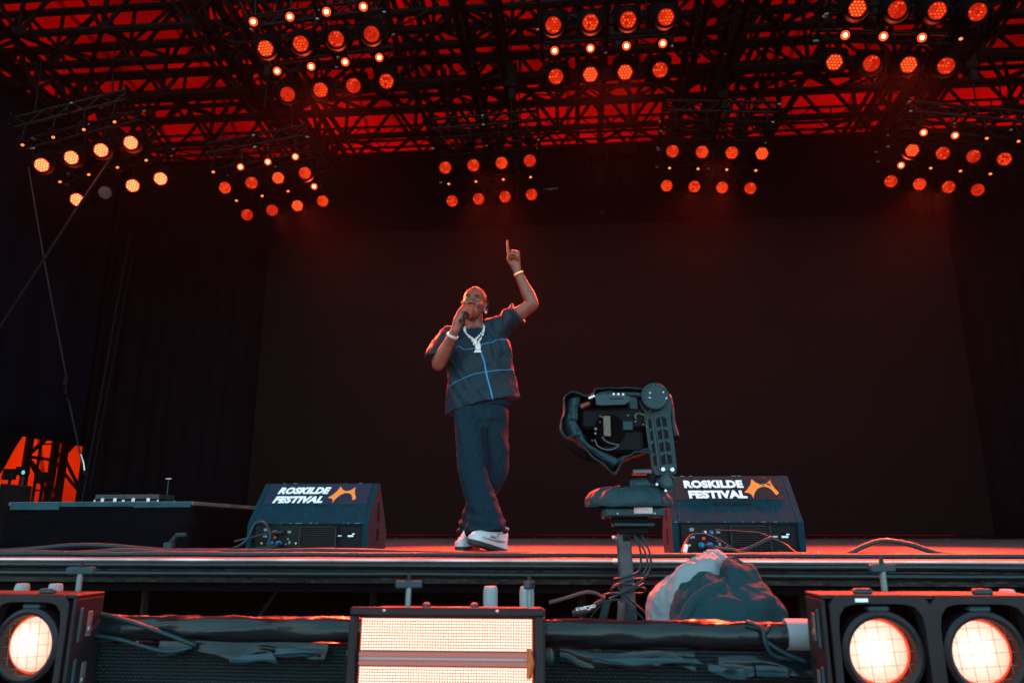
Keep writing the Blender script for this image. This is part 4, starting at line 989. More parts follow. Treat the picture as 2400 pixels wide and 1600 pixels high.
# cage ring and camera body
rg = [(500, 235), (560, 222), (800, 225), (850, 255), (850, 290), (800, 328), (560, 333), (510, 325)]
pl = [(RP(x, y_).x, RP(x, y_).z) for x, y_ in rg]
MZ = Matrix(((1, 0, 0), (0, 0, 1), (0, 1, 0))).to_4x4()
obj('cage_ring', MB().prism(pl, RYB - .10, RYB - .07, MZ), M_dark, robot)
obj('cage_ring', MB().prism(pl, RYB + .05, RYB + .08, MZ), M_dark, robot)
obj('cage_slit', MB().box(RP(715, 268, -.101), (.052, .002, .003)), M_rob2, robot)
for x, y_ in ((688, 222), (735, 224), (783, 226), (443, 258), (463, 249), (485, 240)): obj('screw', MB().ell(RP(x, y_, -.10), (.0048, .004, .0048), 10, 6), M_letter, robot)
obj('top_knob', MB().ell(RP(655, 190, -.02), (.032, .03, .022), 16, 10), M_rob, robot)
rbox(345, 1000, 335, 560, -.05, .09, 'camera_body', M_rob2, .012)
rbox(560, 980, 560, 800, -.04, .08, 'camera_body', M_rob2, .012)
rcyl(RP(640, 560, -.05), RP(640, 560, .1), .062, 'lens_barrel', M_pit, 28)
rbox(578, 650, 430, 640, -.075, -.05, 'battery', mat('battery_label', (.09, .065, .045), .5, var=.6, vscale=120), .002)
rbox(775, 880, 480, 575, -.055, -.045, 'side_panel', M_rob, .003)
M_fit = mat('dull_fitting', (.16, .17, .18), .35, .8)
for (x, y_, r) in ((500, 560, .008), (495, 607, .006), (545, 490, .004), (830, 425, .005), (915, 420, .006), (905, 490, .005), (1015, 545, .004), (460, 678, .004), (985, 520, .004)):
    obj('fitting', MB().ell(RP(x, y_, -.058), (r * .8, r * .6, r * .8), 8, 6), M_fit, robot)
for pts in ([(540, 430), (590, 455), (620, 490), (640, 450)], [(485, 665), (510, 730), (580, 770), (660, 772), (725, 735)], [(560, 645), (600, 690), (660, 715), (730, 728)], [(1000, 430), (930, 410), (900, 440), (920, 470)]):
    obj('thin_cable', MB().tube(spline([RP(x, y_, -.07) for x, y_ in pts], 5), .003, 6), mat('pale_cable', (.04, .055, .06), .5), robot, smooth=180)
rcyl(RP(345, 335, -.06), RP(450, 290, -.06), .010, 'handle_rod', mat('rod_red', (.16, .03, .025), .4))
# rain cover: crumpled shell round the camera, open towards the audience
def shell(pts_out, nm, depth0, depth1, seed, amp=.012, m=None):
    """sheet hung along an outline, running from depth0 (front) to depth1 (rear), crumpled"""
    P = spline([RP(x, y_) for x, y_ in pts_out], 6); n = len(P)
    def fn(u, v):
        f = u * (n - 1); k = min(int(f), n - 2); p_ = P[k].lerp(P[k + 1], f - k)
        nn = Vector((noise.noise((p_.x * 24, v * 3, seed)), noise.noise((p_.z * 22, v * 4, seed + 2)), noise.noise((p_.x * 20 + p_.z * 20, v * 3, seed + 5))))
        q = p_ + Vector((0, depth0 + (depth1 - depth0) * v, 0)) + nn * amp
        ctr_ = RP(650, 450); q.x += (ctr_.x - q.x) * .25 * v ** 3; q.z += (ctr_.z - q.z) * .15 * v ** 3
        return q
    o = obj(nm, MB().grid(fn, n, 12), m or M_cover, robot, smooth=180)
    sm = o.modifiers.new('thick', 'SOLIDIFY'); sm.thickness = .003
    return o
shell([(330, 640), (190, 640), (150, 520), (185, 390), (180, 240), (250, 205), (350, 205), (470, 215)], 'rain_cover', -.10, .13, 3)
shell([(320, 520), (245, 450), (250, 330), (330, 290), (440, 270), (480, 200), (520, 145), (700, 130), (900, 140), (1000, 150)], 'rain_cover', -.06, .14, 11, .008)
shell([(340, 720), (400, 760), (500, 870), (560, 900), (640, 985), (700, 990), (760, 880), (860, 830), (1020, 790)], 'rain_cover', -.09, .12, 17, .014)
shell([(330, 560), (340, 650), (400, 740), (470, 810), (550, 880), (640, 890)], 'rain_cover', -.085, .05, 27, .008)
shell([(1215, 190), (1290, 185), (1320, 240), (1325, 380), (1340, 480), (1365, 600), (1300, 660)], 'rain_cover', .035, .14, 23, .008)
def cloth(A, B, y0, y1, seed, nm='cover_flap', amp=.010, n=26, mm=16):
    PA = spline([RP(x, y_) for x, y_ in A], 8); PB = spline([RP(x, y_) for x, y_ in B], 8)
    def at_(P, u):
        f = u * (len(P) - 1); k = min(int(f), len(P) - 2); return P[k].lerp(P[k + 1], f - k)
    def fn(u, v):
        q = at_(PA, u).lerp(at_(PB, u), v); e = Vector((q.x * 18, q.z * 18, seed))
        cr_ = .5 - abs(noise.noise(e)); cr2 = .5 - abs(noise.noise(e * 2.3)); 
        return q + Vector((0, y0 + (y1 - y0) * v - amp * (2.2 * cr_ + 1.1 * cr2) - .035 * sin(pi * v), amp * .5 * noise.noise(e * 1.7)))
    o = obj(nm, MB().grid(fn, n, mm), M_cover, robot, smooth=40); sm = o.modifiers.new('thick', 'SOLIDIFY'); sm.thickness = .003; sm.offset = -1
    return o
cloth([(180, 235), (170, 380), (135, 530), (175, 610), (260, 660)], [(345, 240), (330, 330), (265, 440), (330, 560), (345, 690)], .0, -.06, 4)
cloth([(260, 660), (360, 740), (480, 830), (560, 900), (650, 990)], [(340, 560), (400, 700), (520, 790), (640, 840), (720, 880)], -.02, -.06, 9)
cloth([(480, 215), (520, 150), (700, 132), (880, 140), (1000, 155)], [(500, 240), (580, 215), (700, 210), (850, 215), (960, 240)], .03, -.05, 15)
cloth([(640, 990), (700, 995), (760, 900), (880, 830), (1030, 790)], [(660, 870), (720, 860), (800, 830), (900, 800), (1020, 760)], .04, -.03, 19)
cloth([(1215, 185), (1260, 260), (1275, 420), (1280, 560), (1290, 640)], [(1310, 190), (1325, 300), (1330, 430), (1345, 520), (1368, 610)], .0, .05, 25)
rbox(225, 320, 300, 490, -.085, .03, 'side_pouch', M_cover, .012)
rbox(1285, 1368, 590, 655, .03, .12, 'rear_box', M_rob2, .006)
rbox(330, 1010, 150, 340, .02, .13, 'inner_hood', M_rob2, .02)
obj('cover_back', MB().ell(RP(650, 480, .13), (.20, .03, .15), 20, 12), M_rob2, robot)

# robot cables wound round the post
def rc(pts, r, lab):
    o = obj('robot_cable', MB().tube(spline(pts, 7), r, 7), M_cable, smooth=180); tag(o, lab, 'cable', 'cables round the camera post'); return o
# coordinates in the elevation of the post (x, y, z)
def PP(px, py, y=0.0): return Vector((.174 + (1260 + px / 6.533 - 1460) * .00162, RYB + y, .126 + (1240 - (1220 + py / 6.533)) * .00162))
rc([PP(1450, 100, .0), PP(1470, 230, -.03), PP(1530, 380, -.035), PP(1545, 560, -.03), PP(1510, 720, -.03), PP(1360, 790, -.045), PP(1140, 840, -.035)], .0045, 'innermost black cable dropping beside the camera post')
rc([PP(1490, 90, .0), PP(1520, 260, -.02), PP(1610, 450, -.03), PP(1640, 620, -.03), PP(1610, 700, -.03), PP(1560, 780, -.03)], .0042, 'middle black cable dropping beside the camera post')
rc([PP(1530, 90, .0), PP(1590, 250, -.02), PP(1670, 430, -.03), PP(1690, 600, -.03), PP(1640, 760, -.03), PP(1480, 900, -.045), PP(1280, 1010, -.045), PP(1060, 1120, -.03)], .0045, 'outermost black cable dropping beside the camera post')
rc([PP(1560, 830, -.03), PP(1400, 840, -.045), PP(1220, 900, -.04), PP(1110, 980, -.03), PP(1110, 1040, .0), PP(1250, 1060, .03)], .0045, 'black cable looped once round the camera post')
rc([PP(1110, 1000, .02), PP(1160, 920, -.03), PP(1320, 900, -.045), PP(1500, 940, -.04), PP(1600, 990, -.02), PP(1560, 1050, .02), PP(1400, 1060, .03)], .0045, 'lower loop of black cable round the camera post')
rc([PP(940, 1090, -.02), PP(1040, 1050, -.03), PP(1200, 1030, -.04), PP(1350, 1000, -.045), PP(1480, 950, -.04), PP(1570, 900, -.03)], .0045, 'black cable slanting across the camera post')
rc([PP(1190, 950, -.03), PP(1300, 1060, -.045), PP(1420, 1170, -.04), PP(1570, 1300, -.02)], .0042, 'black cable end pointing down right of the camera post')
M_web = mat('webbing', (.012, .03, .036), .8, spec=.15, bump=.3, bscale=150)
def ribbon(pts, w, lab, m=None, wd=(0, 0, 1), name='webbing_strap'):
    P = spline(pts, 7); W_ = Vector(wd); mb = MB()
    mb.grid(lambda u, v: P[min(int(u * (len(P) - 1) + .5), len(P) - 1)] + W_ * (w * (v - .5)), len(P), 2)
    o = obj(name, mb, m or M_web, smooth=180); s_ = o.modifiers.new('thick', 'SOLIDIFY'); s_.thickness = .003
    tag(o, lab, 'strap', 'straps at the foot of the camera post'); return o
ribbon([PP(190, 1150, -.1), PP(450, 1080, -.1), PP(700, 1010, -.09), PP(850, 1020, -.08), PP(970, 1090, -.06)], .012, 'brown black strap curling out to the left of the camera post', mat('dull_red_web', (.06, .035, .035), .8))
ls = ribbon([PP(520, 1290, -.10), PP(640, 1275, -.10), PP(760, 1240, -.10), PP(860, 1180, -.09), PP(1000, 1110, -.05)], .022, 'black strap printed with upside down white letters', mat('black_web', (.012, .012, .014), .7))
me = text_mesh('strap_lettering', 'ceCam.n', .020, M_letter, offset=.0003, extrude=.0003)
o = obj('strap_lettering', me, None, None); o.parent = ls
Rt = Matrix.Rotation(radians(90), 4, 'X') @ Matrix.Rotation(radians(180 + 10), 4, 'Z')
o.matrix_local = Matrix.Translation(PP(850, 1160, -.125)) @ Matrix.Rotation(radians(0), 4, 'Y') @ Rt
ribbon([PP(700, 1500, -.06), PP(780, 1360, -.07), PP(880, 1240, -.07), PP(1000, 1150, -.06), PP(1150, 1120, -.05), PP(1280, 1150, -.05), PP(1400, 1260, -.05), PP(1500, 1340, -.05), PP(1600, 1470, -.05)], .008, 'toothed black strap arching over the webbing at the post foot')
ribbon([PP(900, 1560, -.05), PP(960, 1380, -.06), PP(1010, 1190, -.06), PP(1050, 1170, -.03)], .03, 'wide grey strap at the foot of the post, left', wd=(1, 0, .2))
ribbon([PP(1170, 1560, -.05), PP(1210, 1380, -.06), PP(1230, 1180, -.06), PP(1240, 1160, -.03)], .026, 'wide brown strap at the foot of the post, middle', mat('brown_web', (.05, .035, .038), .8), wd=(1, 0, .05))
ribbon([PP(1440, 1560, -.05), PP(1400, 1400, -.06), PP(1330, 1220, -.06)], .022, 'dark strap at the foot of the post, right', wd=(1, 0, .05))
o = obj('red_tie', MB().tube([PP(1630, 1500, -.02), PP(1640, 1210, -.02)], .004, 6), mat('red_tie', (.5, .04, .02), .5)); tag(o, 'red tie strip between the camera post and the bag', 'tie')

# ================================================================== BAG
bag = empty('cover_bag', (.41, 2.42, -.16), label='crumpled dark fabric cover with silver lining beside the camera post', cat='bag')
M_bag = mat('bag_black_cloth', (.008, .032, .040), .8, spec=.12, bump=.5, bscale=45)
for nm_, mm_ in (('bag_black_cloth', M_bag),):
    n_ = mm_.node_tree.nodes; tx = [q for q in n_ if q.type == 'TEX_NOISE'][-1]
    tx.noise_type = 'RIDGED_MULTIFRACTAL'; tx.inputs['Scale'].default_value = 9; tx.inputs['Detail'].default_value = 5
    bq = [q for q in n_ if q.type == 'BUMP'][0]; bq.inputs['Strength'].default_value = .55; bq.inputs['Distance'].default_value = .012
M_sil = mat('bag_silver_lining', (.15, .175, .19), .5, bump=.25, bscale=25)
def crumple(q):
    v1 = noise.voronoi(q * 2.4)[0]; v2 = noise.voronoi(q * 5.5 + Vector((3, 1, 2)))[0]; v3 = noise.voronoi(q * 12)[0]
    return .62 * v1[0] + .30 * v2[0] + .05 * v3[0]
def blob(c, r, seed, amp, nn=150, mm=84, warp=None):
    def fn(u, v):
        a = 2 * pi * u; b_ = pi * .5 * v
        d = Vector((cos(a) * cos(b_), sin(a) * cos(b_), sin(b_)))
        e = Vector((d.x * r[0], d.y * r[1], d.z * r[2])) * 7.5 + Vector((seed, seed * .7, 0))
        k = 1 + amp * (.9 * noise.noise(d * 1.6 + Vector((seed, 0, 0))) + .35 * (.45 - crumple(e)) + .30 * (.4 - abs(noise.noise(Vector((a * 1.1 + seed, b_ * 1.4, seed))))) + .20 * (.4 - abs(noise.noise(Vector((a * 2.6 + 2 * b_, b_ * 2.2, seed + 5))))) + .10 * (.4 - abs(noise.noise(Vector((cos(a) * 5 + b_ * 6, sin(a) * 5, b_ * 7 + seed))))))
        q = Vector((d.x * r[0] * k, d.y * r[1] * k, max(0, d.z) ** .85 * r[2] * k))
        if warp: q = warp(q, d)
        return Vector(c) + q
    return MB().grid(fn, nn, mm, closed_u=True)
obj('silver_lining', blob((-.030, .05, -.06), (.176, .10, .262), 3, .22, warp=lambda q, d: q + Vector((.10 * q.z - .015, 0, 0))), M_sil, bag, smooth=180)
obj('dark_cloth', blob((.022, -.025, -.06), (.185, .13, .212), 9, .24, warp=lambda q, d: q + Vector((.05 * q.z, -.03 * (1 - q.z / .22), 0))), M_bag, bag, smooth=180)
obj('cloth_fold', blob((.075, .0, .02), (.085, .085, .170), 21, .2, 80, 44), M_bag, bag, smooth=180)
obj('cloth_fold', MB().tube(spline([(-.135, -.135, -.04), (-.115, -.13, .02), (-.08, -.11, .075), (-.03, -.09, .11), (.02, -.08, .125)], 6), [.010] * 3 + [.018] * 22, 9, ry=.010), M_bag, bag, smooth=180)

# ================================================================== PERFORMER
def ringtube(mb, pts, rads, n=14, upv=None, caps=True):
    """closed tapered limb; rads entries are r or (rx, ry)"""
    P = spline(pts, 4); m_ = len(pts) - 1; rx, ry = [], []
    for i in range(len(P)):
        f = min(i / 4, m_ - 1e-6); k = int(f); q = f - k; q = q * q * (3 - 2 * q)
        a = rads[k]; b = rads[k + 1]; a = a if isinstance(a, tuple) else (a, a); b = b if isinstance(b, tuple) else (b, b)
        rx.append(a[0] * (1 - q) + b[0] * q); ry.append(a[1] * (1 - q) + b[1] * q)
    mb.tube(P, rx, n, True, ry, upv)
    if caps: mb.ell(P[0], (min(rx[0], ry[0]) * .98,) * 3, 12, 8); mb.ell(P[-1], (min(rx[-1], ry[-1]) * .98,) * 3, 12, 8)
    return mb
PX = Vector((-.640, 5.02, .93))
person = empty('person', (-.62, 4.95, 0), label='performer in navy short sleeved zip shirt pointing one finger up and holding a microphone', cat='person')
def pobj(nm, geo, m, parent=None, smooth=180, **k):
    """geometry given in stage coordinates, parented under the person"""
    me = geo.mesh(nm, smooth) if isinstance(geo, MB) else geo
    if parent is None or parent is person: me.transform(Matrix.Translation((.62, -4.95, 0)))
    else: me.transform(Matrix.Translation((.62, -4.95, 0)))
    return obj(nm, me, m, parent or person, **k)

ms_ = mat('skin', (0.190, 0.052, 0.032), 0.42, spec=.4, bump=.08, bscale=120, var=.3, vscale=16)
HC = Vector((-.689, 4.985, 1.667)); HS = 1.06      # head centre
Lsh, Lel, Lwr = Vector((-.505, 5.0, 1.505)), Vector((-.268, 4.955, 1.648)), Vector((-.376, 4.935, 1.885))
Rsh, Rel, Rwr = Vector((-.885, 5.0, 1.435)), Vector((-.912, 4.875, 1.215)), Vector((-.782, 4.765, 1.425))
b = MB()
# torso and legs under the clothes
ringtube(b, [(-.640, 5.03, .90), (-.640, 5.03, 1.10), (-.665, 5.02, 1.30), (-.685, 5.02, 1.44)], [(.15, .10), (.145, .10), (.16, .105), (.13, .085)], 18, (0, 1, 0))
ringtube(b, [(-.70, 5.0, .90), (-.695, 4.95, .62), (-.64, 4.94, .36), (-.60, 4.96, .10)], [.085, .07, .052, .042])
ringtube(b, [(-.55, 5.04, .90), (-.545, 5.08, .56), (-.64, 5.14, .33), (-.71, 5.16, .10)], [.085, .07, .052, .042])
# neck, head
ringtube(b, [(-.690, 5.045, 1.42), (-.690, 5.03, 1.54), (-.690, 5.01, 1.62)], [(.072, .07), (.062, .062), (.06, .062)], 16)
b.ell(Lsh + Vector((-.02, .02, -.01)), (.055, .05, .05)); b.ell(Rsh + Vector((.03, .02, 0)), (.055, .055, .055))
ringtube(b, [(-.80, 5.03, 1.47), (-.69, 5.04, 1.50), (-.57, 5.03, 1.50)], [.05, .062, .05])
# left arm, raised
ringtube(b, [Lsh, Lsh.lerp(Lel, .55), Lel + Vector((-.006, 0, 0))], [(.048, .048), (.052, .054), (.047, .045)])
ringtube(b, [Lel + Vector((-.004, 0, .0)), Lel.lerp(Lwr, .28), Lel.lerp(Lwr, .65), Lwr], [(.045, .046), (.047, .044), (.037, .034), (.029, .025)])
# right arm, bent to the mouth
ringtube(b, [Rsh, Rsh.lerp(Rel, .55), Rel], [(.050, .050), (.050, .052), (.047, .046)])
ringtube(b, [Rel, Rel.lerp(Rwr, .28), Rel.lerp(Rwr, .65), Rwr], [(.048, .046), (.050, .046), (.038, .035), (.030, .026)])
# head: skull, face, jaw, nose, lips, ears
T = Matrix.Rotation(radians(-4), 3, 'X') @ Matrix.Rotation(radians(7), 3, 'Y')
def H(x, y, z): return HC + T @ (Vector((x, y, z)) * HS)
def bh(c, r, n=12, m=8): b.ell(c, tuple(q * HS for q in r), n, m, T)
bh(H(0, .012, .035), (.0775, .096, .085), 24, 16); bh(H(0, -.012, -.01), (.072, .082, .095), 24, 16)
bh(H(0, -.035, -.068), (.055, .055, .052), 18, 12); bh(H(0, -.068, -.098), (.026, .022, .022), 14, 10)
bh(H(.035, -.058, -.018), (.03, .03, .026), 12, 8); bh(H(-.035, -.058, -.018), (.03, .03, .026), 12, 8)
bh(H(0, -.082, .028), (.05, .014, .014), 14, 8)
ringtube(b, [H(0, -.088, .022), H(0, -.098, -.002), H(0, -.108, -.022)], [(.009, .01), (.011, .012), (.015, .013)], 10)
bh(H(.015, -.098, -.024), (.011, .013, .010), 10, 8); bh(H(-.015, -.098, -.024), (.011, .013, .010), 10, 8)
bh(H(0, -.092, -.047), (.026, .012, .008), 12, 8); bh(H(0, -.088, -.077), (.024, .012, .009), 12, 8)
for s in (-1, 1):
    bh(H(s * .080, .018, -.008), (.010, .020, .032), 10, 10); bh(H(s * .078, .010, -.035), (.008, .010, .012), 8, 6)
# left hand: palm to the audience, forefinger up, the others folded
def finger(pts, r0, r1): ringtube(b, pts, [r0 + (r1 - r0) * k / (len(pts) - 1) for k in range(len(pts))], 9)
W0 = Lwr
ringtube(b, [W0, W0 + Vector((-.010, -.003, .035)), W0 + Vector((-.022, -.005, .075)), W0 + Vector((-.026, -.004, .108))], [(.028, .022), (.036, .023), (.043, .022), (.042, .018)], 14, (0, 1, 0))
K = [W0 + Vector((-.062, -.004, .118)), W0 + Vector((-.036, -.006, .124)), W0 + Vector((-.012, -.004, .120)), W0 + Vector((.010, .0, .110))]
finger([K[0] - Vector((-.008, 0, .035)), K[0], K[0] + Vector((-.004, -.002, .05)), K[0] + Vector((-.008, -.004, .085)), K[0] + Vector((-.008, -.003, .115))], .0125, .0085)
for q, (k_, ln) in enumerate(((K[1], .048), (K[2], .044), (K[3], .036))):
    finger([k_ - Vector((0, 0, .03)), k_ + Vector((0, -.006, .012)), k_ + Vector((.001, -.034, .020)), k_ + Vector((.001, -.046, -.010)), k_ + Vector((0, -.030, -.034))], .0118 - q * .0006, .0092)
finger([W0 + Vector((-.040, -.012, .045)), W0 + Vector((-.062, -.030, .078)), W0 + Vector((-.046, -.050, .108)), W0 + Vector((-.022, -.056, .112))], .0145, .0095)
# right hand wrapped round the microphone
MA, MBp = Vector((-.736, 4.705, 1.472)), Vector((-.678, 4.845, 1.606))     # tail and head of the microphone
md = (MBp - MA).normalized(); mc_ = MA + md * .115
sx_ = md.cross(Vector((0, 0, 1))).normalized(); sy_ = sx_.cross(md).normalized()
palm = mc_ + Vector((-.030, -.002, .006))
ringtube(b, [Rwr, Rwr.lerp(palm, .5) + Vector((-.004, -.004, 0)), palm, palm + md * .04 + Vector((-.004, 0, .012))], [(.030, .025), (.036, .027), (.038, .028), (.030, .024)], 14)
for q in range(4):
    base = mc_ + md * (.045 - .024 * q); R1 = .030
    ang = [200, 140, 80, 20, -40, -95]
    finger([base + (sx_ * cos(radians(a)) + sy_ * sin(radians(a))) * (R1 + (.004 if a > 150 else 0)) for a in ang[:6]], .0118, .009)
finger([palm - md * .01 + Vector((-.004, -.018, -.004)), mc_ + md * .01 + sx_ * cos(radians(250)) * .034 + sy_ * sin(radians(250)) * .034, mc_ + md * .035 + sx_ * cos(radians(285)) * .03 + sy_ * sin(radians(285)) * .03, mc_ + md * .055 + sx_ * cos(radians(310)) * .028 + sy_ * sin(radians(310)) * .028], .0135, .010)
body_m = remeshed('body', b, .0048, 4, .5)
# carve eye sockets, mouth and temples
CARVE = ((H(.030, -.088, .008), .015, -.009), (H(-.030, -.088, .008), .015, -.009), (H(0, -.100, -.062), .013, -.020), (H(.010, -.100, -.062), .011, -.012), (H(.062, -.045, .04), .025, -.003), (H(-.062, -.045, .04), .025, -.003))
fwd_ = T @ Vector((0, -1, 0))
for v in body_m.vertices:
    if (v.co - HC).length > .17: continue
    for (c, r, dd) in CARVE:
        d2 = (v.co - c).length
        if d2 < r * 2.2: v.co += fwd_ * (dd * math.exp(-(d2 / r) ** 2))
skin = pobj('body', body_m, ms_)
# eyes, brows, ear pieces, studs, beard shadow
M_eye = mat('eye_white', (.32, .30, .29), .3); M_iris = mat('eye_dark', (.012, .008, .006), .15)
for s in (-1, 1):
    e = pobj('eye', MB().ell(H(s * .030, -.079, .008), (.0115, .0095, .0062), 14, 10, T), M_eye)
    ee = MB().ell(H(s * .030 - .002, -.0872, .010), (.0055, .0035, .0058), 12, 8, T).mesh('iris', 180); ee.transform(Matrix.Translation((.62, -4.95, 0))); obj('iris', ee, M_iris, e)
    pobj('eyebrow', MB().tube(spline([H(s * .014, -.098, .027), H(s * .030, -.0965, .034), H(s * .047, -.085, .029)], 4), [.004, .004, .004, .005, .0055, .005, .005, .004, .003], 7, ry=.0042), mat('brow_hair', (.012, .008, .007), .7))
    pobj('ear_monitor', MB().ell(H(s * .088, .004, -.008), (.007, .010, .013), 10, 8, T), M_pit)
    pobj('ear_wire', MB().tube(spline([H(s * .089, .0, .005), H(s * .092, .016, .030), H(s * .092, .036, .0), H(s * .086, .04, -.05)], 4), .002, 5), M_dark)
    pobj('ear_stud', MB().ell(H(s * .086, .006, -.044), (.007, .007, .007), 10, 8), mat('diamond', (.85, .85, .88), .08, coat=1))
pobj('hair', MB().grid(lambda u, v: H(.0785 * cos(2 * pi * u) * cos(v * pi / 2) * 1.005, .012 + .0972 * sin(2 * pi * u) * cos(v * pi / 2) * 1.005 + .010 * (1 - v), .040 + .0865 * sin(v * pi / 2) * .985), 28, 10, closed_u=True), mat('shaved_hair', (.055, .018, .012), .5, bump=.3, bscale=300))
pobj('teeth', MB().ell(H(.002, -.080, -.057), (.012, .005, .003), 10, 6, T), M_eye)
pobj('goatee', MB().ell(H(0, -.0865, -.103), (.018, .008, .010), 12, 8, T), MATS['brow_hair'])

# ---- trousers
M_cloth = mat('navy_nylon', (0.0025, 0.019, 0.030), 0.5, bump=.25, bscale=22, var=.15, vscale=6, spec=.14)
M_pants = mat('navy_trousers', (0.0018, 0.019, 0.031), 0.75, bump=.2, bscale=18, var=.10, vscale=5, spec=.08)
tb = MB()
ringtube(tb, [(-.640, 5.03, 1.00), (-.640, 5.03, .93), (-.632, 5.03, .84)], [(.178, .125), (.188, .135), (.180, .130)], 24, (0, 1, 0), True)
ringtube(tb, [(-.722, 5.00, .92), (-.708, 4.97, .76), (-.690, 4.945, .60), (-.668, 4.93, .48), (-.630, 4.925, .36), (-.602, 4.925, .25), (-.588, 4.925, .17), (-.582, 4.92, .105)], [(.098, .115), (.098, .115), (.096, .105), (.094, .10), (.095, .10), (.108, .11), (.128, .128), (.140, .136)], 20, (0, 1, 0), False)
ringtube(tb, [(-.548, 5.05, .92), (-.545, 5.06, .76), (-.542, 5.08, .62), (-.545, 5.10, .52), (-.605, 5.135, .40), (-.668, 5.165, .28), (-.700, 5.17, .18), (-.712, 5.165, .105)], [(.098, .12), (.096, .115), (.094, .11), (.090, .105), (.078, .095), (.078, .095), (.086, .10), (.092, .105)], 20, (0, 1, 0), False)
pm = remeshed('trousers', tb, .0085, 2, .5)
def fold(v, legs):
    z = v.z
    # slanting pulls on the thighs, stacked rings above the shoes
    a = .0055 * noise.noise((v.x * 9 + v.z * 7, v.y * 6, 1)) + .016 * (.2 - abs(noise.noise((v.x * 12 + v.z * 4, v.y * 8, 7)))) + .011 * (.25 - abs(noise.noise((v.x * 22 - v.z * 12, v.y * 12, 17))))
    if z < .42: a += (.42 - z) * .042 * sin(z * 74 + 6 * noise.noise((v.x * 6, v.y * 6, z * 4)) + v.x * 9) * (.4 + abs(noise.noise((v.x * 8, v.y * 8, 3))))
    return a
pm.update()
pn_ = [v.normal.copy() for v in pm.vertices]
for v, nv_ in zip(pm.vertices, pn_): v.co += nv_ * fold(v.co, 1)
trousers = pobj('trousers', pm, M_pants)
bv = BVHTree.FromPolygons([v.co.copy() for v in pm.vertices], [tuple(p.vertices) for p in pm.polygons])
# (trouser mesh is in local coordinates from here on)
LOC = Vector((-.62, 4.95, 0))
def surf(bvh, x, z, off=.002):
    h = bvh.ray_cast(Vector((x, 3.5, z)) - LOC, Vector((0, 1, 0)))
    y = (h[0].y + 4.95) if h[0] is not None else 4.92
    return Vector((x, y - off, z))
M_seam = mat('dark_seam', (.006, .012, .016), .8)
pobj('fly_seam', MB().tube(spline([surf(bv, x, z, .0005) for x, z in ((-.572, .935), (-.574, .88), (-.585, .82), (-.598, .77), (-.603, .70))], 3), .0028, 5), M_seam)
pobj('fly_seam', MB().tube(spline([surf(bv, x, z, .0005) for x, z in ((-.665, .935), (-.635, .89), (-.607, .84), (-.600, .79))], 3), .0028, 5), M_seam)
def patch(nm, corners, bvh, m, off=.004, n=8):
    c = [Vector((x, 0, z)) for x, z in corners]
    def fn(u, v):
        q = c[0].lerp(c[1], u).lerp(c[3].lerp(c[2], u), v); p_ = surf(bvh, q.x, q.z, off); return p_
    return pobj(nm, MB().grid(fn, n, n), m)
patch('cargo_flap', [(-.495, .762), (-.462, .765), (-.462, .715), (-.492, .718)], bv, M_pants, .008)
pobj('flap_edge', MB().tube([surf(bv, x, z, .009) for x, z in ((-.495, .762), (-.493, .718), (-.464, .714))], .0022, 5), M_seam)

